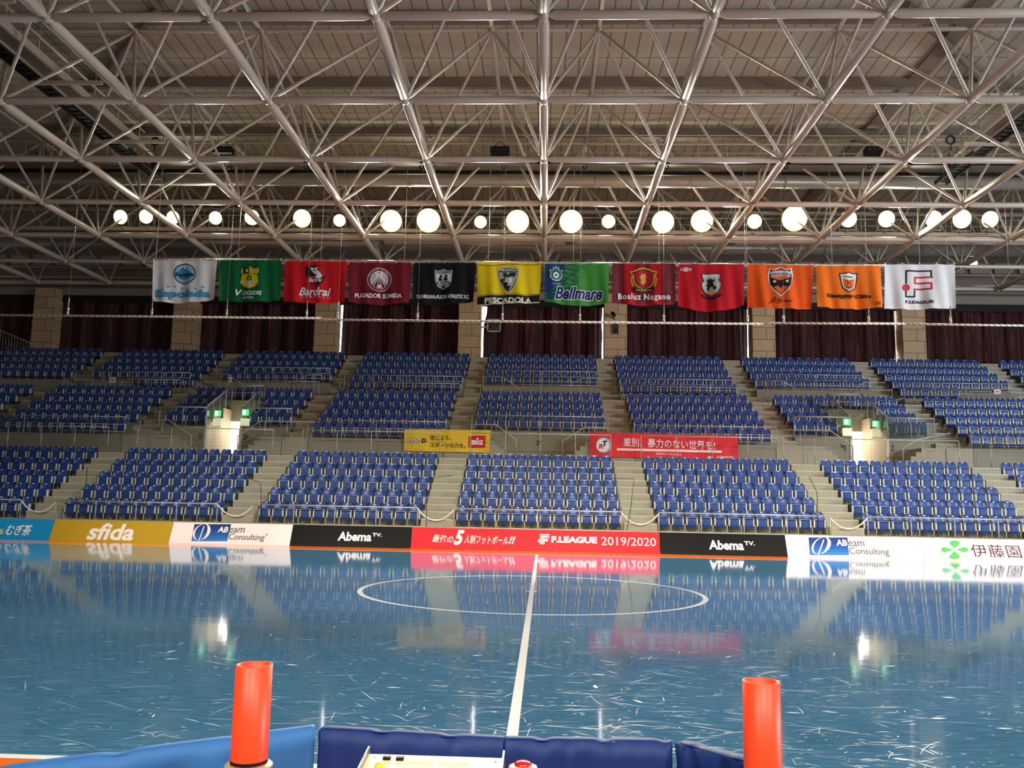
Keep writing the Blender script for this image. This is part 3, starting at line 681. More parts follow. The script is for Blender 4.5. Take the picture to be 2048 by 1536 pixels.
# ------------------------------------------------------------------ art helpers: flat shapes and lettering laid on a panel
def text_flat(body, bold=0, shear=0, spacing=1):
    cu = bpy.data.curves.new('lettering', 'FONT'); cu.body = body; cu.size = 1; cu.offset = bold; cu.shear = shear; cu.space_character = spacing; cu.resolution_u = 3
    o = bpy.data.objects.new('lettering', cu); COL.objects.link(o)
    dg = bpy.context.evaluated_depsgraph_get(); me = bpy.data.meshes.new_from_object(o.evaluated_get(dg))
    vs = [(v.co.x, v.co.y) for v in me.vertices]; fs = [tuple(p.vertices) for p in me.polygons]
    bpy.data.objects.remove(o); bpy.data.curves.remove(cu); bpy.data.meshes.remove(me); return vs, fs
class Panel:
    """to2d: photo pixel -> coordinates on the panel, to3d(a, b, lift) -> world point"""
    def __init__(s, to2d, to3d, cut=0, step=.004):
        s.to2d, s.to3d, s.cut, s.step = to2d, to3d, cut, step; s.L = {}; s.mats = {}; s.n = 0
    def put(s, part, vs, fs, rgb):
        s.n += 1
        bm = bmesh.new(); bv = [bm.verts.new((x, y, 0)) for x, y in vs]
        for f in fs:
            try: bm.faces.new([bv[i] for i in f])
            except ValueError: pass
        if s.cut and bm.verts:
            for ax in (0, 1):
                lo, hi = min(v.co[ax] for v in bm.verts), max(v.co[ax] for v in bm.verts); q = math.ceil(lo/s.cut)*s.cut
                while q < hi:
                    nn = Vector((1, 0, 0)) if ax == 0 else Vector((0, 1, 0))
                    bmesh.ops.bisect_plane(bm, geom=bm.verts[:]+bm.edges[:]+bm.faces[:], plane_co=nn*q, plane_no=nn); q += s.cut
        ml = s.mats.setdefault(part, []); mk = ink(rgb)
        if mk not in ml: ml.append(mk)
        mb = s.L.setdefault(part, MB()); bm.verts.index_update()
        mb.add([s.to3d(v.co.x, v.co.y, s.step*(1+s.n*.4)) for v in bm.verts], [[v.index for v in f.verts] for f in bm.faces], ml.index(mk))
        bm.free()
    def poly(s, pts, rgb, part='emblem'):
        p = [s.to2d(*q) for q in pts]; s.poly2(p, rgb, part)
    def poly2(s, p, rgb, part='emblem'):
        tris = tessellate_polygon([[Vector((x, y, 0)) for x, y in p]]); s.put(part, p, tris, rgb)
    def ell(s, cx, cy, rx, ry, rgb, part='emblem', n=28, a0=0, a1=360):
        s.poly([(cx+rx*math.cos(R(a0+(a1-a0)*k/n)), cy+ry*math.sin(R(a0+(a1-a0)*k/n))) for k in range(n+(0 if a1-a0 == 360 else 1))], rgb, part)
    def stroke(s, pts, w, rgb, part='emblem', close=False):
        P_ = [Vector(s.to2d(*q)) for q in pts]
        w = w*abs(s.to2d(pts[0][0]+1, pts[0][1])[0]-s.to2d(*pts[0])[0])/2
        if close: P_.append(P_[0]); P_.append(P_[1])
        vs = []; fs = []
        for a, b in zip(P_[:-1], P_[1:]):
            d = (b-a); L = d.length
            if L < 1e-6: continue
            d /= L; nn = Vector((-d.y, d.x))*w; k = len(vs); e = d*w*.8
            vs += [tuple(a-e+nn), tuple(b+e+nn), tuple(b+e-nn), tuple(a-e-nn)]; fs.append((k, k+1, k+2, k+3))
        s.put(part, vs, fs, rgb)
    def text(s, body, box, rgb, bold=0, shear=0, part='lettering', grow=0, spacing=1, slope=0):
        vs, fs = text_flat(body, bold, shear, spacing)
        if not vs: return
        a0, a1 = min(v[0] for v in vs), max(v[0] for v in vs); b0, b1 = min(v[1] for v in vs), max(v[1] for v in vs)
        x0, y0, x1, y1 = box; xm, ym = (x0+x1)/2, (y0+y1)/2
        L, T = s.to2d(x0-grow, ym), s.to2d(xm, y0-grow); Rr, B = s.to2d(x1+grow, ym), s.to2d(xm, y1+grow)
        out = [(L[0]+(v[0]-a0)/(a1-a0)*(Rr[0]-L[0]), B[1]+(v[1]-b0)/(b1-b0)*(T[1]-B[1])+slope*((v[0]-a0)/(a1-a0)-.5)) for v in vs]
        s.put(part, out, fs, rgb)
    def build(s, parent):
        for part, mb in s.L.items(): mb.build(part, s.mats[part], parent)

# ------------------------------------------------------------------ advertising boards along the far touchline
BYB, BYT, BZT = 26.87, 27.15, .648
def b3(a, b, lift=0): return Vector((a, BYB+(BYT-BYB)*b/BZT-lift*.9, b+lift*.4))
def b2(x, y):
    d = ray(x, y); k = (BYT-BYB)/BZT     # Y = BYB + k*Z
    t = (BYB+k*CH)/(d.y-k*d.z); p = CAM+d*t; return p.x, p.z
BW = (250, 250, 248); RED = (236, 40, 48); GOLD = (196, 164, 44); SKY = (20, 150, 214); BLK = (5, 5, 6); NAVY = (24, 62, 140)
BSPEC = [('sky-blue advertising board with white lettering, at the far left end', SKY, -20.0, -15.77), ('gold advertising board with white lettering, second from the left', GOLD, -15.77, -11.88),
         ('white advertising board with a blue panel logo, between gold and black boards', BW, -11.88, -8.0), ('black advertising board with white lettering, left of the red board', BLK, -8.0, -4.17),
         ('long red advertising board with white lettering, facing the centre circle', RED, -4.17, 3.6), ('black advertising board with white lettering, right of the red board', BLK, 3.6, 7.5),
         ('white advertising board with a blue panel logo, right of the right black board', BW, 7.5, 11.65), ('white advertising board with green clover mark, at the far right end', BW, 11.65, 16.0)]
PB = {}
for k, (lab, rgb, x0, x1) in enumerate(BSPEC):
    t = thing('advertising_board', lab, 'advertising board', (0, 0, 0), 'touchline boards')
    m = MB(); m.extr([(BYB, .0), (BYT, BZT), (BYT+.03, BZT), (BYB+.05, .0)], lambda y, z, q: (x0+.006+q, y, z), x1-x0-.012)
    m.build('board_face', mat('board_%02x%02x%02x' % rgb, rgb, .32, spec=.4, var=.015), t)
    m = MB()
    for xx in (x0+.4, (x0+x1)/2, x1-.4): m.tube([(xx, BYT+.03, BZT-.05), (xx, BYT+.42, .01)], .014, 6)
    m.build('strut', BLACK, t)
    PB[k] = (t, Panel(b2, b3, 0, .003))
def z5(x, y): return x/2.438, 1020+y/2.438
def z6(x, y): return 800+x/3.303, 1020+y/3.303
def z7(x, y): return 1300+x/2.738, 1040+y/2.738
def zb(z, x0, y0, x1, y1): return (*z(x0, y0), *z(x1, y1))
p = PB[0][1]; p.text('むぎ茶', (13, 1049, 63, 1071), (252, 250, 240), .012, .12); p.text('ル', (-4, 1058, 8, 1069), (250, 226, 40), .03, .1)
p = PB[1][1]; p.text('sfida', zb(z5, 430, 65, 658, 148), (250, 250, 246), .03, .12)
def abeam(p, lx, rx, ty, by, skew):
    hm = (ty+by)/2
    for k in range(6):                                  # printed panel, darker at its top edge
        a, b = ty+(by-ty)*k/6, ty+(by-ty)*(k+1)/6; c = [(18, 54, 128), (20, 64, 140), (24, 78, 156), (30, 94, 172), (38, 112, 188), (50, 128, 202)][k]
        sa, sb = skew*(1-k/6), skew*(1-(k+1)/6)
        p.poly([(lx+sa, a), (rx+sa*1.3, a), (rx+sb*1.3, b), (lx+sb, b)], c, 'logo_panel')
    w = rx-lx; h = by-ty; cx, cy = lx+w*.29, ty+h*.47
    tl = lambda x, y: (x+(cy-y)*.28, y)
    for sg in (-1, 1):
        o = [tl(cx+sg*w*.035+sg*w*.2*math.sin(a), cy-h*.46*math.cos(a)-sg*h*.02) for a in [math.pi*q/16 for q in range(17)]]
        i = [tl(cx+sg*w*.035+sg*w*(.15 if sg < 0 else .11)*math.sin(a)+sg*w*.0, cy-h*.44*math.cos(a)-sg*h*.02) for a in [math.pi*q/16 for q in range(15, 1, -1)]]
        p.poly(o+i, (245, 246, 250), 'logo_mark')
    p.stroke([tl(cx+w*.02, cy-h*.32), tl(cx-w*.01, cy+h*.48)], w*.03, (245, 246, 250), 'logo_mark')
abeam(PB[2][1], 383, 454.5, 1048.5, 1082.5, 6)
p = PB[2][1]; p.text('AB', zb(z5, 1063, 82, 1114, 110), (252, 252, 252), .035, .1); p.text('eam', zb(z5, 1117, 88, 1194, 112), (92, 92, 96), .0, .12); p.text('Consulting', zb(z5, 1115, 117, 1292, 156), (92, 92, 96), 0, .12); p.ell(*z5(1301, 121), 2, 2, (150, 150, 150), 'lettering', 10)
for k, z, bx, tx in ((3, z5, (1648, 107, 1812, 152), (1816, 113, 1862, 130)), (5, z7, (322, 112, 512, 164), (516, 117, 573, 139))):
    p = PB[k][1]; p.text('Abema', zb(z, *bx), (250, 250, 250), .03, .03); p.text('TV.', zb(z, *tx), (250, 250, 250), .03, 0)
p = PB[4][1]
p.text('最強の', zb(z6, 212, 165, 352, 216), BW, .007, .25, slope=-.02); p.text('5', zb(z6, 356, 132, 424, 232), BW, .045, .3); p.text('人制フットボール', zb(z6, 424, 168, 715, 226), BW, .007, .25, slope=-.02); p.text('!!', zb(z6, 718, 174, 762, 224), BW, .03, .3)
fl_ = [(925, 160), (985, 160), (985, 186), (955, 186), (955, 193), (978, 193), (978, 207), (955, 207), (955, 226), (925, 226)]
p.poly([z6(*q) for q in fl_], (250, 248, 246), 'league_mark'); p.poly([z6(*q) for q in [(930, 165), (980, 165), (980, 181), (950, 181), (950, 221), (930, 221)]], RED, 'league_mark')
p.poly([z6(*q) for q in [(935, 170), (975, 170), (975, 177), (946, 177), (946, 217), (935, 217)]], (250, 248, 246), 'league_mark'); p.ell(*z6(922, 205), 3.2, 3.2, (250, 248, 246), 'league_mark', 14)
p.text('F.LEAGUE', zb(z6, 1000, 176, 1302, 219), BW, .05, 0); p.text('2019/2020', zb(z6, 1330, 182, 1690, 237), BW, .0, 0)
p = PB[6][1]; abeam(p, 1619.5, 1698, 1075, 1110.5, -2.5); p.text('AB', zb(z7, 1018, 108, 1078, 142), (252, 252, 252), .035, .05); p.text('eam', zb(z7, 1086, 117, 1172, 146), (92, 92, 96), 0, 0); p.text('Consulting', zb(z7, 1092, 154, 1308, 200), (92, 92, 96), 0, 0)
p = PB[7][1]; gx, gy = z7(1668, 163)
for ang, L in ((90, 17), (0, 25), (180, 25), (270, 17)):
    dx, dy = math.cos(R(ang)), -math.sin(R(ang)); pts = []
    for q in range(25):
        t = q/24*2*math.pi; u = (1-math.cos(t))/2; wv = math.sin(t)*(.35 if ang % 180 == 0 else .52)*(1-math.cos(t))/2*1.15
        ex, ey = (dx*u*L, dy*u*L); nx_, ny_ = (0, 1) if ang % 180 == 0 else (1, 0)
        wl = 20 if ang % 180 == 0 else 27
        pts.append((gx+dx*2+ex+nx_*wv*wl, gy+dy*1.5+ey+ny_*wv*wl))
    p.poly(pts[:-1], (84, 196, 92), 'clover_mark')
p.text('伊藤園', zb(z7, 1758, 136, 2030, 206), (84, 42, 48), .0, -.04, spacing=1.05)
for k in PB: PB[k][1].build(PB[k][0])

# ------------------------------------------------------------------ club flags
FY = 28.6
def p2(x, y):
    q = at(x, y, FY); return q.x, q.z
def c4(x, y): return 290+x/3.057, 480+y/3.057
def c5(x, y): return 940+x/3.657, 480+y/3.657
def c6(x, y): return 1480+x/3.606, 480+y/3.606
class Flag:
    def __init__(s, idx, label, rgb, z, tl, tr, br, bl, sag=6, fold=.05):
        s.t = thing('club_flag', label, 'flag', (0, 0, 0), 'club flags on the rail'); s.z = z; ph = idx*1.7
        TL, TR, BR, BL = [Vector(p2(*z(*q))) for q in (tl, tr, br, bl)]; s.W = (TR-TL).length; s.x0 = TL.x
        ztop = (TL.y+TR.y)/2; H_ = ztop-(BL.y+BR.y)/2
        def wave(x, zz):
            u = (x-TL.x)/s.W; v = max(0, min(1.1, (ztop-zz)/H_))
            return fold*(.25+.75*v)*math.sin(u*15+ph+v*1.2*math.cos(ph))+fold*.55*math.sin(u*31+ph*2-v*2.0)*(.35+.5*v)+fold*1.2*math.sin(u*5.2+ph)*v-.02*v
        s.P = Panel(lambda x, y: p2(*z(x, y)), lambda a, b, l: Vector((a, FY+wave(a, b)-l, b)), .045, .006)
        nx, ny = 56, 30; vs = []
        for j in range(ny+1):
            v = j/ny
            for i in range(nx+1):
                u = i/nx; q = TL.lerp(TR, u).lerp(BL.lerp(BR, u), v)
                zz = q.y-4*u*(1-u)*v*sag/60-.012*(1-v)*abs(math.sin(u*math.pi*4))+.006*v*math.sin(u*13+ph)
                vs.append((q.x, FY+wave(q.x, zz), zz))
        m = MB().add(vs, [(j*(nx+1)+i, j*(nx+1)+i+1, (j+1)*(nx+1)+i+1, (j+1)*(nx+1)+i) for j in range(ny) for i in range(nx)], 0, True)
        m.build('cloth', mat('cloth_%02x%02x%02x' % tuple(rgb), rgb, .75, spec=.15, var=.04, scale=5), s.t)
        m = MB()
        for k in range(5):
            u = .01+.98*k/4; q = TL.lerp(TR, u); m.tube([(q.x, FY, q.y-.03), (q.x, FY-.03, q.y+.03), (q.x, FY+.03, q.y+.05)], .012, 5)
        m.build('tie', mat('white_cord', (230, 226, 214), .7), s.t)
    def poly(s, pts, rgb, part='emblem'): s.P.poly(pts, rgb, part)
    def __getattr__(s, k): return getattr(s.P, k)
    def done(s): s.P.build(s.t)
WH = (244, 242, 238); YEL = (246, 212, 34)
def shield(cx, top, w, h, notch=.06, n=10):
    """heater shield outline"""
    pts = [(cx-w/2, top), (cx-w*.25, top+h*notch), (cx, top-h*.02), (cx+w*.25, top+h*notch), (cx+w/2, top)]
    for k in range(1, n+1):
        t = k/n; pts.append((cx+w/2*(1-t**2.2), top+h*(.42+.58*t) if k else top))
    for k in range(n-1, 0, -1):
        t = k/n; pts.append((cx-w/2*(1-t**2.2), top+h*(.42+.58*t)))
    return pts
F = Flag(0, 'white flag with pale blue lettering and round emblem, leftmost on the rail', (236, 232, 228), c4, (50, 122), (440, 125), (428, 368), (42, 372), 5)
F.ell(245, 207, 68, 63, (18, 34, 52)); F.ell(245, 207, 62, 57, (150, 200, 222)); F.poly([(190, 212), (215, 178), (240, 158), (262, 182), (300, 214), (280, 232), (210, 232)], (66, 138, 180))
F.poly([(232, 166), (240, 158), (252, 170), (246, 178), (238, 172)], (226, 238, 244)); F.text('Espolada', (188, 200, 302, 228), (16, 26, 40), .03); F.text('hokkaido', (214, 230, 276, 240), (16, 26, 40), .01)
F.text('Espolada', (62, 305, 402, 366), (70, 160, 205), .045)
for x, y in ((112, 302), (145, 286), (185, 285), (226, 297), (272, 310), (318, 303), (362, 291)): F.ell(x, y, 6, 6, (90, 168, 208), 'lettering', 10)
F.done()
F = Flag(1, 'green flag with yellow shield, second from the left on the rail', (16, 98, 52), c4, (455, 125), (835, 122), (828, 368), (445, 370), 4)
o = [(592, 172), (618, 176), (644, 160), (668, 176), (700, 170), (704, 195), (694, 215), (702, 262), (680, 288), (642, 302), (602, 286), (582, 262), (594, 215), (586, 192)]
F.poly(o, (236, 208, 30)); F.poly([(597, 178), (641, 166), (641, 205), (598, 205)], (20, 78, 40)); F.ell(625, 188, 9, 9, (236, 208, 30), n=12); F.poly([(648, 170), (694, 178), (694, 200), (648, 200)], (206, 196, 60))
F.stroke([(596, 208), (694, 208)], 4, (24, 60, 30)); F.poly([(628, 250), (628, 228), (634, 216), (650, 216), (656, 228), (656, 250)], (24, 60, 30)); F.text('1', (639, 224, 646, 246), (236, 208, 30), .05)
F.poly([(606, 258), (682, 258), (676, 274), (612, 274)], (236, 240, 236)); F.text('VOSCUORE', (616, 261, 672, 271), (24, 60, 30), .02); F.stroke(o, 3, (24, 60, 30), close=True)
F.text('V', (556, 304, 596, 342), WH, .03, .25); F.text('OSCUORE', (598, 314, 720, 340), WH, .03, .15); F.text('SENDAI', (600, 348, 668, 362), WH, .01); F.done()
F = Flag(2, 'bright red flag with black and red shield and white script, third from left', (206, 28, 36), c4, (858, 128), (1240, 130), (1222, 378), (848, 375), 4)
o = [(982, 165), (1018, 158), (1046, 152), (1078, 160), (1110, 170), (1104, 222), (1084, 262), (1046, 290), (1006, 258), (986, 220)]
F.poly(o, (24, 20, 24)); F.poly([(1048, 156), (1106, 172), (1100, 222), (1048, 222)], (184, 30, 36)); F.poly([(990, 222), (1046, 222), (1046, 284), (1010, 256)], (184, 30, 36))
F.poly([(1010, 168), (1030, 172), (1060, 168), (1050, 182), (1068, 196), (1086, 220), (1070, 238), (1040, 232), (1052, 216), (1034, 204), (1020, 188)], (238, 236, 232)); F.ell(1036, 186, 6, 6, (24, 20, 24), n=10)
F.text('Bardral', (1004, 234, 1084, 258), WH, .02, .25); F.text('Bardral', (946, 292, 1134, 342), WH, .02, .28); F.text('URAYASU', (952, 343, 1128, 357), (214, 190, 190), 0, 0, spacing=1.6); F.done()
F = Flag(3, 'dark maroon flag with round white emblem, left of the black flag', (122, 30, 40), c4, (1250, 135), (1632, 138), (1615, 380), (1245, 378), 6)
F.ell(1433, 242, 74, 72, (232, 226, 224)); F.ell(1433, 242, 70, 68, (122, 30, 40)); F.ell(1433, 244, 56, 55, (232, 226, 224))
F.poly([(1433, 188), (1442, 222), (1462, 262), (1478, 276), (1460, 290), (1433, 298), (1406, 290), (1388, 276), (1404, 262), (1424, 222)], (122, 30, 40))
for s in (-1, 1):
    F.stroke([(1433+s*4, 208), (1433+s*14, 246), (1433+s*36, 284)], 5, (232, 226, 224)); F.stroke([(1433+s*2, 210), (1433+s*4, 250), (1433+s*14, 296)], 3, (232, 226, 224))
F.ell(1433, 284, 10, 10, (232, 226, 224), n=14)
for x, y in ((1398, 234), (1408, 220), (1460, 220), (1470, 236), (1396, 250)): F.ell(x, y, 3, 3, (122, 30, 40), n=8)
for k, ch in enumerate('FUGADOR SUMIDA'):
    a = R(200+140*k/13); 
    if ch != ' ': F.text(ch, (1433+63*math.cos(a)-4, 242+61*math.sin(a)-5, 1433+63*math.cos(a)+4, 242+61*math.sin(a)+5), (232, 226, 224))
F.text('FUGADOR SUMIDA', (1286, 330, 1574, 357), WH, .035); F.done()
F = Flag(4, 'black flag with grey and white crest, fifth from the left', (24, 22, 24), c4, (1640, 138), (2025, 138), (2008, 382), (1632, 380), 4)
o = [(1772, 184), (1800, 186), (1824, 176), (1850, 186), (1880, 184), (1876, 250), (1860, 284), (1824, 304), (1788, 284), (1774, 250)]
F.poly(o, (176, 174, 172)); F.poly([(1782, 188), (1868, 188), (1868, 203), (1782, 203)], (24, 22, 24)); F.text('ATHLETIC F.C.', (1786, 190, 1864, 201), (226, 224, 222), .03)
F.poly([(1784, 210), (1866, 210), (1862, 252), (1788, 252)], (230, 228, 224))
for cx in (1806, 1840): F.poly([(cx-12, 250), (cx-14, 232), (cx-4, 226), (cx-8, 216), (cx+4, 212), (cx+12, 220), (cx+6, 232), (cx+14, 250)], (30, 28, 30))
F.poly([(1784, 256), (1866, 256), (1862, 276), (1790, 276)], (24, 22, 24)); F.text('FUCHU', (1794, 259, 1856, 274), WH, .04); F.ell(1824, 288, 10, 9, (24, 22, 24), n=12)
F.text('TACHIKAWA-FUCHU ATHLETIC F.C.', (1656, 336, 1984, 360), WH, .03); F.done()
F = Flag(5, 'yellow flag with black lower band and shield, sixth from the left', (240, 206, 30), c5, (55, 165), (522, 165), (508, 460), (50, 475), 0)
F.poly([(52, 418), (110, 410), (280, 402), (420, 408), (509, 398), (507, 452), (420, 456), (280, 458), (120, 472), (51, 470)], (18, 18, 20), 'band'); F.stroke([(54, 182), (150, 190), (280, 176), (420, 184), (516, 178)], 4, (18, 18, 20), 'band')
F.stroke([(52, 411), (110, 403), (280, 395), (420, 401), (509, 391)], 3, (18, 18, 20), 'band'); F.stroke([(52, 476), (120, 477), (280, 463), (420, 461), (507, 457)], 4, (240, 240, 232), 'band')
o = [(206, 212), (280, 205), (356, 212), (352, 262), (338, 312), (312, 358), (280, 390), (248, 358), (222, 312), (208, 262)]
F.poly(o, (18, 18, 20)); F.poly([(214, 236), (348, 236), (342, 276), (328, 316), (306, 350), (280, 378), (254, 350), (232, 316), (218, 276)], (188, 188, 186)); F.text('PESCADOLA', (212, 212, 350, 230), WH, .03)
F.poly([(240, 240), (268, 240), (276, 262), (290, 240), (342, 240), (326, 275), (300, 268), (270, 278), (240, 270)], (40, 40, 42)); F.poly([(222, 290), (262, 276), (250, 310), (284, 318), (268, 340), (300, 336), (280, 376), (246, 340)], (18, 18, 20)); F.poly([(288, 282), (312, 276), (306, 312), (284, 322)], (240, 240, 236)); F.stroke(o, 3, (240, 240, 236), close=True)
F.text('PESCADOLA', (108, 424, 450, 466), (244, 238, 214), .04, slope=.03); F.done()
F = Flag(6, 'green and blue flag with navy script lettering, right of the yellow flag', (70, 146, 60), c5, (548, 172), (1020, 172), (1008, 462), (545, 450), 7)
F.poly([(549, 175), (690, 175), (668, 300), (610, 350), (547, 390)], (28, 66, 128), 'pattern')
for k in range(7):
    y = 186+k*27; pts = []
    for q in range(13):
        t = q/12; pts.append((640+k*-6+t*(250-k*16), y+9*math.sin(t*12+k)))
    F.poly(pts+[(x, yy+9*(1-i/12)+2) for i, (x, yy) in list(enumerate(pts))[::-1]], (28, 66, 128), 'pattern')
for k in range(3):
    y = 380+k*24; F.poly([(547, y), (600, y-12), (660-k*20, y-6), (600, y+4), (547, y+10)], (28, 66, 128), 'pattern')
cx, cy = 630, 256
o = [(cx, cy-70), (cx+8, cy-48), (cx+22, cy-58), (cx+22, cy-36), (cx+50, cy-34), (cx+40, cy-10), (cx+48, cy+14), (cx+26, cy+42), (cx, cy+48), (cx-26, cy+42), (cx-48, cy+14), (cx-40, cy-10), (cx-50, cy-34), (cx-22, cy-36), (cx-22, cy-58), (cx-8, cy-48)]
F.poly(o, (222, 230, 230)); F.poly([(cx+(x-cx)*.82, cy+(y-cy)*.84) for x, y in o], (40, 110, 84)); F.ell(cx, cy+4, 22, 24, (230, 236, 236), n=18); F.poly([(cx+9*math.cos(R(90+72*k)), cy+4-9*math.sin(R(90+72*k))) for k in range(5)], (28, 50, 90))
F.text('FUTSAL', (602, 318, 664, 331), (226, 232, 240), 0, 0, spacing=1.5)
F.text('Bellmare', (622, 346, 968, 440), (240, 242, 244), .075, .28, grow=6); F.text('Bellmare', (622, 346, 968, 440), (20, 34, 92), .03, .28); F.done()
F = Flag(7, 'red and dark red striped flag with gold crest, eighth from the left', (188, 30, 40), c5, (1040, 170), (1505, 172), (1498, 470), (1038, 462), 3)
for a, b in ((1040, 1128), (1222, 1316), (1412, 1502)): F.poly([(a, 173), (b, 173), (b-2, 466), (a-1, 464)], (112, 24, 36), 'stripe')
GD = (216, 164, 50)
o = [(1166, 232), (1200, 226), (1225, 212), (1270, 200), (1312, 212), (1340, 226), (1374, 232), (1352, 256), (1346, 310), (1322, 344), (1270, 368), (1218, 344), (1194, 310), (1188, 256)]
F.poly(o, GD); F.poly([(1270+(x-1270)*.86, 284+(y-284)*.86) for x, y in o], (20, 18, 20)); F.poly([(1270+(x-1270)*.78, 284+(y-284)*.78) for x, y in o], (176, 28, 38))
F.poly([(1256, 250), (1282, 246), (1292, 262), (1284, 286), (1290, 306), (1268, 324), (1248, 316), (1254, 290), (1240, 272)], GD)
for s in (-1, 1):
    for k in range(7): F.ell(1270+s*(92-abs(k-2)*4), 266+k*14, 8, 5, GD, n=8)
F.poly([(1186, 346), (1230, 352), (1270, 358), (1312, 352), (1352, 346), (1342, 378), (1312, 384), (1270, 390), (1230, 384), (1198, 378)], (22, 20, 20)); F.text('BOALUZ NAGANO', (1212, 360, 1330, 376), GD, .02)
F.text('Boaluz Nagano', (1082, 394, 1462, 452), WH, .03, 0, spacing=1.15); F.done()
F = Flag(8, 'red flag with grey lion shield, right of the striped flag', (196, 28, 40), c5, (1525, 175), (2005, 175), (2000, 480), (1525, 478), 13, .06)
F.text('OCEANS', (1540, 204, 1620, 226), WH, .06); F.ell(1578, 216, 22, 15, WH, n=14); F.text('OCEANS', (1544, 207, 1616, 223), (176, 24, 36), .01)
o = [(1694, 250), (1830, 250), (1826, 280), (1818, 300), (1836, 320), (1830, 352), (1806, 388), (1763, 412), (1722, 388), (1698, 352), (1692, 320), (1712, 300), (1702, 280)]
F.poly(o, (184, 182, 178)); F.text('NAGOYA', (1708, 256, 1818, 274), WH, .04)
F.poly([(1738, 290), (1760, 284), (1772, 296), (1790, 286), (1788, 304), (1776, 312), (1780, 330), (1800, 346), (1794, 368), (1776, 364), (1772, 348), (1754, 346), (1750, 368), (1732, 370), (1738, 344), (1728, 326), (1744, 318), (1732, 304)], (20, 18, 18))
F.stroke([(1782, 340), (1800, 328), (1796, 308)], 5, (206, 150, 50)); F.ell(1763, 388, 16, 16, (236, 170, 40), n=16); F.stroke(o, 4, (30, 26, 26), close=True)
F.poly([(1688, 400), (1712, 398), (1722, 412), (1764, 424), (1806, 412), (1816, 398), (1840, 404), (1824, 424), (1764, 440), (1704, 424)], (22, 20, 20)); F.done()
F = Flag(9, 'orange flag with a masked white shield, third flag from the right', (238, 92, 28), c6, (55, 172), (528, 182), (518, 495), (57, 485), 2, .075)
o = [(212, 202), (250, 214), (290, 194), (330, 214), (370, 202), (382, 250), (372, 312), (346, 360), (292, 408), (236, 362), (208, 312), (200, 250)]
F.poly(o, (244, 242, 238)); F.poly([(291+(x-291)*.9, 296+(y-296)*.92) for x, y in o], (20, 18, 20)); F.poly([(291+(x-291)*.78, 300+(y-300)*.84) for x, y in o], (238, 92, 28))
F.poly([(216, 232), (290, 224), (366, 232), (360, 264), (290, 262), (222, 264)], (230, 230, 228)); F.text('SHRIKER OSAKA', (220, 236, 362, 260), (60, 60, 62), .03)
F.poly([(212, 266), (246, 284), (290, 292), (334, 284), (374, 266), (366, 320), (348, 344), (322, 334), (302, 332), (290, 352), (278, 332), (256, 334), (234, 342), (216, 318)], (18, 16, 18))
for s in (-1, 1): F.poly([(290+s*52, 290), (290+s*30, 298), (290+s*38, 310), (290+s*54, 308)], (226, 226, 206))
F.stroke([(206, 466), (232, 426), (254, 416), (240, 440), (226, 456), (252, 440), (290, 430), (278, 452), (262, 458), (300, 446), (330, 436), (322, 452), (370, 440), (340, 458)], 4, (30, 20, 18), 'signature'); F.stroke([(270, 420), (296, 434), (284, 460)], 3, (30, 20, 18), 'signature'); F.done()
F = Flag(10, 'orange flag with small shield and black lettering, second flag from the right', (246, 118, 30), c6, (548, 185), (1015, 182), (1030, 485), (548, 487), 3, .07)
o = [(712, 238), (748, 240), (782, 230), (816, 240), (852, 236), (846, 310), (836, 350), (784, 380), (738, 350), (726, 310)]
F.poly(o, (24, 20, 20)); F.poly([(784+(x-784)*.86, 304+(y-304)*.88) for x, y in o], (240, 238, 232)); F.poly([(784+(x-784)*.72, 306+(y-306)*.78) for x, y in o], (246, 118, 30)); F.poly([(736, 256), (782, 246), (834, 256), (832, 278), (782, 290), (738, 278)], (240, 238, 232))
F.text('Vasagey', (742, 260, 820, 276), (24, 20, 20), .03, .1)
for k in range(7):
    F.poly([(756+k*8, 290+k*6), (763+k*8, 290+k*6), (763+k*8, 296+k*6), (756+k*8, 296+k*6)], (24, 20, 20)); F.poly([(806-k*8, 290+k*6), (813-k*8, 290+k*6), (813-k*8, 296+k*6), (806-k*8, 296+k*6)], (170, 30, 26))
F.text('Oita', (762, 336, 806, 350), (24, 20, 20), .02, .1); F.text('Vasagey Oita', (626, 390, 944, 428), (28, 18, 14), .045, .25); F.ell(998, 460, 13, 12, (40, 30, 20), 'corner_mark', 14); F.ell(998, 460, 10, 9, (246, 118, 30), 'corner_mark', 14); F.text('c', (992, 454, 1003, 466), (40, 30, 20), .02, 0, 'corner_mark'); F.done()
F = Flag(11, 'white flag with black and red line logo, rightmost on the rail', (232, 226, 222), c6, (1042, 175), (1548, 175), (1550, 495), (1040, 495), 1, .06)
F.stroke([(1198, 312), (1198, 224), (1378, 224), (1378, 262)], 12, (24, 22, 26), 'logo_mark'); F.stroke([(1198, 372), (1198, 408), (1262, 408), (1262, 366)], 12, (24, 22, 26), 'logo_mark')
F.stroke([(1384, 270), (1264, 270), (1264, 312), (1378, 312), (1378, 354), (1260, 354)], 13, (214, 36, 46), 'logo_mark'); F.ell(1198, 344, 27, 25, (214, 36, 46), 'logo_mark'); F.text('F.LEAGUE', (1194, 436, 1390, 458), (30, 28, 30), .04); F.done()

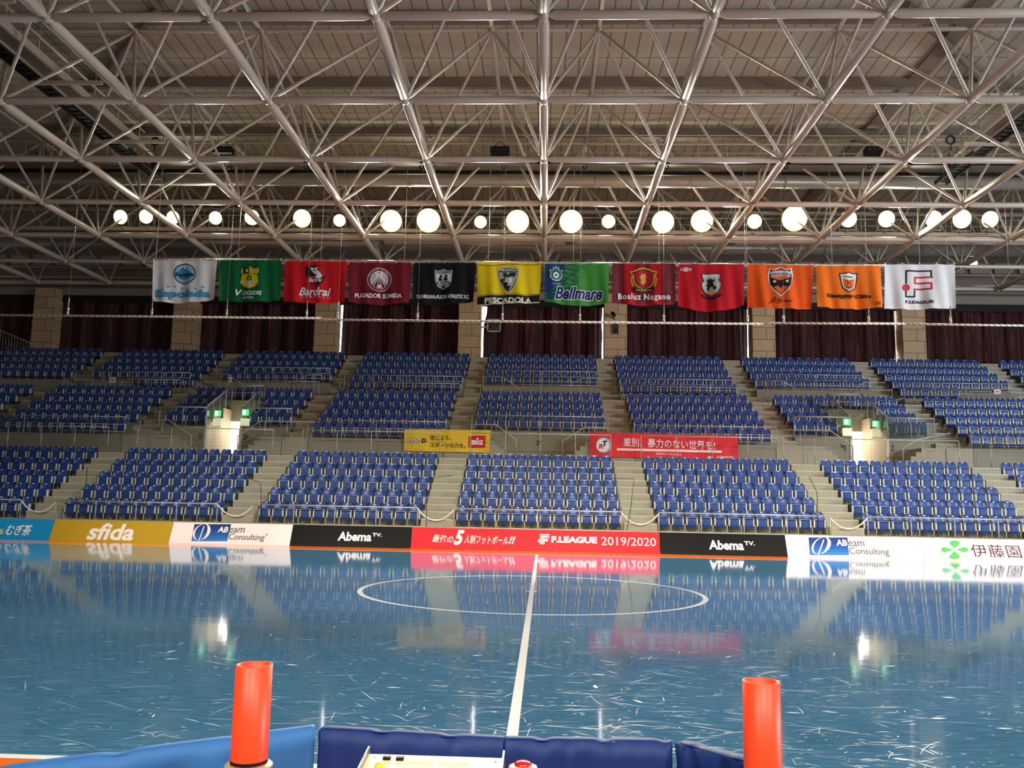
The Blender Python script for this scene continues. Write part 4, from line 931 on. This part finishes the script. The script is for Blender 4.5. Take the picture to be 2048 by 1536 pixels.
# ------------------------------------------------------------------ banners hung on the middle-tier railing
def banner(label, rgb, tl, tr, br, bl, Yb, name='hanging_banner'):
    t = thing(name, label, 'banner', (0, 0, 0), 'banners on the railing'); A, B, C_, D = [at(*q, Yb) for q in (tl, tr, br, bl)]
    def wave(x, z): return .02*math.sin(x*4.1+z*2)+.012*math.sin(x*9.3-z*5)
    vs = []; nx, ny = 60, 10
    for j in range(ny+1):
        for i in range(nx+1):
            q = A.lerp(B, i/nx).lerp(D.lerp(C_, i/nx), j/ny); vs.append((q.x, Yb+wave(q.x, q.z), q.z))
    MB().add(vs, [(j*(nx+1)+i, j*(nx+1)+i+1, (j+1)*(nx+1)+i+1, (j+1)*(nx+1)+i) for j in range(ny) for i in range(nx)], 0, True).build('cloth', mat('cloth_%02x%02x%02x' % tuple(rgb), rgb, .6, var=.03), t)
    def to2(x, y):
        q = at(x, y, Yb); return q.x, q.z
    return t, Panel(to2, lambda a, b, l: Vector((a, Yb+wave(a, b)-l, b)), .12, .005)
def q2(x, y): return 500+x/3.84, 660+y/3.84
def q3(x, y): return 1000+x/3.84, 660+y/3.84
t, P = banner('yellow banner with black lettering and red square, hung left of centre', (238, 196, 36), (808.6, 859.2), (981, 860.5), (978.6, 905.3), (807.3, 902), 35.1)
P.poly([q2(*q) for q in [(1212, 834), (1352, 834), (1352, 868), (1212, 868)]][:0] or [q2(1213, 850), q2(1220, 836), q2(1228, 850), q2(1220, 866)], (244, 240, 228), 'logo_mark')
for k, ch in enumerate('toto'):
    cx = 1227+k*36; cx_, cy_ = q2(cx, 850); P.ell(cx_, cy_, 4.9, 4.7, (40, 40, 40), 'logo_mark', 16); P.ell(cx_, cy_, 4.3, 4.1, (244, 240, 228) if k < 3 else (30, 28, 28), 'logo_mark', 16)
    P.text(ch, (cx_-2, cy_-2.6, cx_+2, cy_+2.4), (60, 56, 50) if k < 3 else (240, 210, 60), .03)
P.text('信じよう。', zb(q2, 1384, 808, 1544, 846), (34, 26, 12), .01); P.text('スポーツの力を。', zb(q2, 1384, 866, 1660, 906), (34, 26, 12), .01)
P.poly([q2(*q) for q in [(1682, 814), (1812, 812), (1806, 904), (1680, 904)]], (206, 30, 44), 'logo_mark'); P.text('BIG', zb(q2, 1702, 846, 1788, 882), (250, 246, 240), .06); P.ell(*q2(1748, 836), 2.2, 2.2, (250, 246, 240), 'logo_mark', 12); P.build(t)
t, P = banner('long red banner with white lettering and round badge, right of centre', (222, 22, 34), (1179.7, 864.4), (1477, 871.5), (1477, 920.4), (1181, 913), 35.1)
cx, cy = q3(796, 884)
P.ell(cx, cy, 15.5, 15.5, (140, 190, 222), 'badge'); P.ell(cx-1.5, cy+.5, 12.8, 13, (240, 240, 240), 'badge'); P.text('R', (cx-10, cy-2, cx-1, cy+7), (200, 30, 40), .05, .2, 'badge'); P.text('T', (cx-2, cy-9, cx+7, cy+3), (20, 20, 22), .06, .2, 'badge')
P.text('差別、暴力のない世界を!', zb(q3, 946, 840, 1650, 908), (250, 246, 246), .008, slope=-.09)
P.poly([q3(*q) for q in [(897, 908), (1702, 926), (1702, 944), (897, 924)]], (246, 236, 232), 'lettering'); P.text('RESPECT PROJECT', zb(q3, 1198, 946, 1394, 966), (246, 220, 220), .02, slope=-.03)
P.text('JFA', zb(q3, 1592, 968, 1640, 986), (246, 230, 230), .04); P.text('J.LEAGUE', zb(q3, 1660, 969, 1786, 988), (246, 230, 230), .03); P.text('TM', zb(q3, 1788, 969, 1803, 975), (246, 230, 230)); P.build(t)

# ------------------------------------------------------------------ wall lettering by the exits, notices
def wall_text(name, label, body, box, arrow, Yw):
    t = thing(name, label, 'wall sign', (0, 0, 0), 'block letters painted on the concrete')
    def to2(x, y):
        q = at(x, y, Yw); return q.x, q.z
    P = Panel(to2, lambda a, b, l: Vector((a, Yw-l, b)), 0, .003); P.text(body, box, (34, 34, 34), .015)
    if arrow:
        x, y = arrow; P.stroke([(x-2.5, y), (x+2.5, y)], 1.1, (34, 34, 34), 'arrow'); P.stroke([(x-1, y-2), (x-2.8, y), (x-1, y+2)], 1.1, (34, 34, 34), 'arrow')
    P.build(t)
wall_text('block_sign', 'dark letters on concrete just left of the right exit opening', 'Sw', (1681.5, 888, 1693, 896), (1691.5, 898.5), 36.28)
wall_text('block_sign', 'dark letter on concrete just right of the right exit opening', 'E', (1784, 889, 1788, 896), (1786, 900), 36.28)
wall_text('block_sign', 'dark letter on concrete just left of the left exit opening', 'D', (398, 867, 404, 874), (401, 877), 36.28)
wall_text('block_sign', 'dark letters on concrete just right of the left exit opening', 'Sw', (488, 867, 497.5, 876), (491, 878.5), 36.28)
wall_text('block_sign', 'dark letters on concrete below the centre of the middle tier', 'Sw', (1074, 880, 1083.5, 886), (1076, 889), 36.28)
for px, py, w, h, lab in ((225, 760, 13, 11, 'small white notice on the upper walkway railing, left end'), (461, 759.5, 6, 10, 'small white notice tied to the railing above the left exit'), (1994.5, 783.5, 13, 9, 'small white notice on the upper walkway railing, right end')):
    p = at(px, py, 40.3); t = thing('paper_notice', lab, 'notice', p, 'white notices on railings'); s = 40.3/FPX
    MB().box(-w*s/2, w*s/2, -.01, .01, -h*s/2, h*s/2).build('sheet', mat('notice_paper', (226, 214, 204), .7), t)
    MB().box(-w*s*.3, w*s*.3, -.014, -.01, -h*s*.1, h*s*.15).build('print', ink((180, 80, 74)), t)

# ------------------------------------------------------------------ CCTV, screen on the column
p = at(1227, 633, 46.25)
t = thing('security_camera', 'black and white camera above a dark box on the stone column', 'camera', (p.x, 46.3, p.z))
MB().tube([(.02, -.3, .0), (-.1, -.62, .06)], .11, 12).build('camera_body', BLACK, t); MB().tube([(.12, 0, -.12), (.1, -.2, -.1), (.03, -.34, -.02)], .06, 8).build('arm', CREAM, t)
t = thing('wall_box', 'dark flat box fixed to the stone column under the camera', 'box', (p.x+.13, 46.3, p.z-.98))
MB().box(-.14, .14, -.16, 0, 0, .62).build('case', mat('dark_case', (44, 42, 44), .4), t); MB().box(-.1, .1, -.165, -.16, .06, .3).build('front_plate', BLACK, t)
p = at(988, 651, 46.6)
t = thing('wall_screen', 'grey framed dark screen on an arm beside the stone column', 'screen', (p.x, 46.6, p.z-.38))
fm = MB()
for a in ((-.39, .39, -.06, .0, 0, .07), (-.39, .39, -.06, 0, .69, .75), (-.39, -.32, -.06, 0, 0, .75), (.32, .39, -.06, 0, 0, .75)): fm.box(*a)
fm.build('frame', STEEL, t); MB().box(-.32, .32, -.035, -.005, .07, .69).build('screen_glass', mat('screen_glass', (22, 36, 34), .15), t); MB().tube([(-.36, .0, .3), (-.62, .1, .3), (-.75, .2, .3)], .05, 8).build('arm', STEEL, t)

# ------------------------------------------------------------------ flag rail, net pole and ball-stop net
ra, rb = at(300, 519, FY+.06), at(2060, 528, FY+.06)
t = thing('flag_rail', 'thin steel rail hung from the roof carrying the row of club flags', 'rail', (0, 0, 0))
MB().tube([(ra.x, FY+.06, 9.76), (rb.x+2, FY+.06, 9.73)], .03, 8).build('rail', STEEL, t)
for k in range(11): MB().tube([(ra.x+.2+k*2.95, FY+.06, 9.75), (ra.x+.2+k*2.95, FY+.06, 13.1)], .008, 5).build('hanger', GALV, t)
def stripe_mat():
    m = mat('twisted_cord_pole', (232, 224, 204), .6); nt, b, tc, mx = nodes_of(m)
    w = nt.nodes.new('ShaderNodeTexWave'); w.inputs['Scale'].default_value = 2.6; mp = nt.nodes.new('ShaderNodeMapping'); mp.inputs['Rotation'].default_value = (0, R(50), 0); nt.links.new(tc.outputs['Object'], mp.inputs[0]); nt.links.new(mp.outputs[0], w.inputs['Vector'])
    r_ = nt.nodes.new('ShaderNodeMapRange'); r_.inputs['From Min'].default_value = .12; r_.inputs['From Max'].default_value = .3; nt.links.new(w.outputs['Fac'], r_.inputs['Value'])
    mix = nt.nodes.new('ShaderNodeMix'); mix.data_type = 'RGBA'; nt.links.new(r_.outputs[0], mix.inputs['Factor']); mix.inputs['A'].default_value = (*lin((150, 138, 118)), 1); mix.inputs['B'].default_value = (*lin((234, 228, 210)), 1); nt.links.new(mix.outputs['Result'], b.inputs['Base Color']); return m
CORD = stripe_mat()
NY = 28.2
POLES = [('leftmost', -20, 643, 630, 636.5, (135, 303, 453, 613)), ('second from the left', 640, 1526, 639.5, 648, (675, 835, 1005, 1160, 1328, 1496)), ('third from the left', 1540, 1808, 646.5, 647.5, (1568, 1738)), ('rightmost', 1811, 2075, 648.2, 651.5, (1902,))]
NETM = mat('net_cord', (40, 40, 42), .8)
for lab, xa, xb, ya, yb, hs in POLES:
    a, b = at(xa, ya, NY), at(xb, yb, NY)
    t = thing('net_pole', 'white cord-wrapped net pole hanging before the curtains, %s of four' % lab, 'pole', (0, 0, 0), 'net poles')
    MB().tube([a, b], .036, 8).build('pole', CORD, t)
    for hx in hs:
        y = ya+(yb-ya)*(hx-xa)/(xb-xa); q = at(hx, y, NY)
        MB().tube([q, q+Vector((0, 0, .28))], .035, 6).build('turnbuckle', CORD, t); MB().tube([q+Vector((0, 0, .28)), q+Vector((0, 0, .62))], .02, 6).build('chain', GALV, t)
        MB().tube([q+Vector((0, 0, .62)), (q.x, NY, 13.0)], .004, 5).build('cable', GALV, t)
    nm = MB(); x = a.x+.05; r_ = .0011
    while x < b.x:
        zt = a.z+(b.z-a.z)*(x-a.x)/(b.x-a.x); nm.add([(x-r_, NY, zt), (x+r_, NY, zt), (x+r_, NY, .9), (x-r_, NY, .9), (x, NY+.003, zt), (x, NY+.003, .9)], [(0, 1, 2, 3), (0, 3, 5, 4), (1, 4, 5, 2)]); x += .12
    z = .9
    while z < min(a.z, b.z)-.05:
        nm.add([(a.x, NY, z-r_), (b.x, NY, z-r_), (b.x, NY, z+r_), (a.x, NY, z+r_), (a.x, NY+.003, z), (b.x, NY+.003, z)], [(0, 1, 2, 3), (0, 4, 5, 1), (2, 5, 4, 3)]); z += .12
    n_ = nm.build('ball_stop_net', NETM, kind='stuff', label='fine dark ball-stop net hanging under the %s net pole' % lab, cat='net', group='ball-stop nets')
for k, pts in enumerate((((1210, 956), (1268, 958), (1262, 1010), (1254, 1060)), ((905, 951), (866, 955), (853, 1010), (852, 1064)), ((500, 957), (521, 966), (525, 1060)), ((1618, 953), (1634, 985), (1636, 1060)), ((175, 935), (170, 1000), (133, 1050)))):
    t = thing('net_cable', 'thin black net cable hanging over the %s lower aisle from the left' % ORD[[3, 2, 1, 4, 0][k]], 'cable', (0, 0, 0), 'black net cables')
    MB().tube([at(x, y, 28.22) for x, y in pts], .011, 5).build('cable', BLACK, t)

# ------------------------------------------------------------------ scorer's table in the foreground
NAVYP = mat('navy_vinyl', (20, 50, 118), .55, spec=.3, var=.1, scale=6, bump=.12, bscale=7); LBLUE = mat('light_blue_vinyl', (50, 112, 182), .55, spec=.3, var=.1, scale=6, bump=.12, bscale=7)
def wall_panel(label, m_, A, B, hgt=.78, thick=.09, seed=0):
    A, B = Vector(A), Vector(B); d = (B-A); L = d.length; d.normalize(); nn = Vector((d.y, -d.x, 0))
    t = thing('padded_barrier', label, 'barrier', (0, 0, 0), 'padded barrier panels')
    nx, nz = 60, 14; vs = []
    zt = A.z, B.z
    for j in range(nz+1):
        v = j/nz
        for i in range(nx+1):
            u = i/nx; p = A+d*L*u; z = (zt[0]+(zt[1]-zt[0])*u)*v
            top = max(0, v-.55)/.45
            w = (.007*math.sin(u*19+seed+2.5*math.sin(u*7+seed)-v*5)+.003*math.sin(u*47+seed*2+v*7))*min(1, max(0, (v-.35)/.3))*min(1, (1-v)/.06)
            z += (-.008*max(0, math.sin(u*17+seed))**4 if j >= nz-1 else 0)
            vs.append(p+nn*w+Vector((0, 0, z-p.z)))
    k = len(vs)
    for i in range(nx+1):
        p = A+d*L*(i/nx); zz = vs[nz*(nx+1)+i].z; vs.append(Vector((p.x, p.y, zz+.004))-nn*thick*.5)
    for i in range(nx+1):
        p = A+d*L*(i/nx); zz = vs[nz*(nx+1)+i].z; vs.append(Vector((p.x, p.y, zz-.006))-nn*thick)
    for i in range(nx+1):
        p = A+d*L*(i/nx); vs.append(Vector((p.x, p.y, 0))-nn*thick)
    fs = [(j*(nx+1)+i, j*(nx+1)+i+1, (j+1)*(nx+1)+i+1, (j+1)*(nx+1)+i) for j in range(nz+3) for i in range(nx)]
    n1 = nx+1; e0 = [j*n1 for j in range(nz+4)]; e1 = [j*n1+nx for j in range(nz+4)]
    MB().add(vs, fs+[tuple(e0), tuple(e1[::-1])], 0, True).build('cover', m_, t)
    MB().box(0, 0.001, 0, .001, 0, .001)
    s0 = vs[nz*n1+nx//2]
    MB().tube([vs[nz*n1+2]-nn*.01+Vector((0, 0, .001)), vs[nz*n1+nx-2]-nn*.01+Vector((0, 0, .001))], .003, 5).build('seam', m_, t)
    return t
def wp(x, y, Y): p = at(x, y, Y); return (p.x, p.y, p.z)
wall_panel('light blue padded barrier panel, behind the left orange tube', LBLUE, wp(-60, 1549, 2.72), wp(631, 1458, 3.05), seed=1)
wall_panel('navy padded barrier panel, behind the scoring panel left of the white line', NAVYP, wp(637, 1460, 3.07), wp(1007, 1482, 3.03), seed=2.2)
wall_panel('navy padded barrier panel, right of the halfway line', NAVYP, wp(1009, 1482, 3.03), wp(1345, 1487, 3.0), seed=4)
wall_panel('navy padded barrier end panel, angled behind the right orange tube', NAVYP, wp(1349, 1486, 2.98), wp(1620, 1562, 2.5), seed=5.4)
tb = thing('scorers_table', 'table below the frame edge carrying the scoring panel and tubes', 'table', (0, 2.45, 0))
MB().box(-1.15, .74, -.55, .32, .68, .71).build('tabletop', mat('table_laminate', (150, 140, 122), .4), tb)
for x in (-1.05, .66):
    for y in (-.48, .25): MB().tube([(x, y, 0), (x, y, .68)], .022, 8).build('leg', GALV, tb)
TUBE = mat('orange_red_plastic', (255, 76, 34), .42, spec=.5, var=.02)
for lab, tx, ty, bx in (('orange-red open tube on a dark base, left side of the table', 509, 1329, 497), ('orange-red open tube, right side of the table', 1522.5, 1362, 1526)):
    Yt = 2.5; p = at(tx, ty, Yt); r_ = .0515
    t = thing('marker_tube', lab, 'tube', (p.x, Yt, .71), 'orange tubes'); hh = p.z-.71; zb_ = .155
    MB().lathe((0, 0, 0), [(r_, zb_), (r_, hh), (r_-.003, hh+.001), (r_-.006, hh), (r_-.006, zb_), (r_, zb_)], 40).build('tube', TUBE, t)
    MB().lathe((0, 0, 0), [(.001, zb_-.012), (r_+.013, zb_-.012), (r_+.016, zb_-.004), (r_+.011, zb_), (.001, zb_)], 32).build('collar', mat('brass_ring', (222, 206, 150), .3, metal=.5), t)
    MB().lathe((0, 0, 0), [(r_*.98, zb_), (r_*1.01, zb_+.004), (r_*1.01, zb_+.012), (r_*1.0, zb_+.013)], 32).build('seal', BLACK, t)
    MB().lathe((0, 0, 0), [(.001, 0), (r_+.022, 0), (r_+.014, .03), (r_+.014, zb_-.012), (.001, zb_-.012)], 32).build('base', BLACK, t)
# scoring panel
CRP = mat('cream_panel', (246, 234, 188), .35, var=.04); SP = Vector(wp(872, 1512, 2.72)); 
t = thing('scoring_console', 'cream scoring console with switches and metal side plates, bottom edge', 'console', (SP.x, 2.72, .71)); zt = SP.z-.71
MB().extr([(0, zt), (-.32, zt-.035), (-.32, 0), (0, 0)], lambda a, z, q: (-.205+q, a, z), .41).build('casing', CRP, t)
for s in (-1, 1): MB().extr([(.004, zt+.022), (-.33, zt-.02), (-.33, 0), (.004, 0)], lambda a, z, q: (s*.208-.003+q, a, z), .006).build('side_plate', mat('grey_plate', (148, 146, 142), .35, metal=.5), t)
def on(x, y): return (x, y, zt+y*.035/.32)
for x, y, w, m_ in ((-.145, -.035, .016, BLACK), (-.105, -.036, .016, BLACK), (-.02, -.075, .012, CREAM), (.055, -.075, .012, CREAM)):
    q = on(x, y); MB().box(x-w/2*1.4, x+w/2*1.4, y-w/2, y+w/2, q[2]-.004, q[2]+.008).build('switch', m_, t)
for x, y in ((-.155, -.1), (-.03, -.13), (.05, -.135)):
    q = on(x, y); MB().lathe((x, y, q[2]-.004), [(.001, .02), (.012, .018), (.015, .01), (.016, 0)], 16).build('button', mat('yellow_button', (232, 206, 60), .4), t)
for x0, x1 in ((-.085, -.005), (.015, .1)):
    q = on(0, -.045); MB().box(x0, x1, -.052, -.038, q[2]-.004, q[2]+.0025).build('label_strip', mat('ivory_strip', (226, 214, 176), .4), t)
q = on(-.19, -.03); MB().lathe((-.185, -.025, on(0, -.025)[2]-.002), [(.001, .003), (.004, .002), (.004, 0)], 10).build('screw', BLACK, t); MB().lathe((.185, -.028, on(0, -.028)[2]-.002), [(.001, .003), (.004, .002), (.004, 0)], 10).build('screw', BLACK, t)
kp = Vector(wp(1046, 1530, 2.6))
t = thing('push_button', 'red round button with pale rim beside the scoring console', 'button', (kp.x, 2.6, .71)); hz = kp.z-.71
MB().lathe((0, 0, 0), [(.03, 0), (.03, hz-.02), (.042, hz-.018), (.042, hz-.004), (.03, hz), (.001, hz)], 24).build('rim', mat('pale_rim', (236, 206, 196), .3), t)
MB().lathe((0, 0, 0), [(.026, hz-.002), (.025, hz+.006), (.015, hz+.011), (.001, hz+.012)], 24).build('cap', mat('red_cap', (200, 30, 30), .25), t)
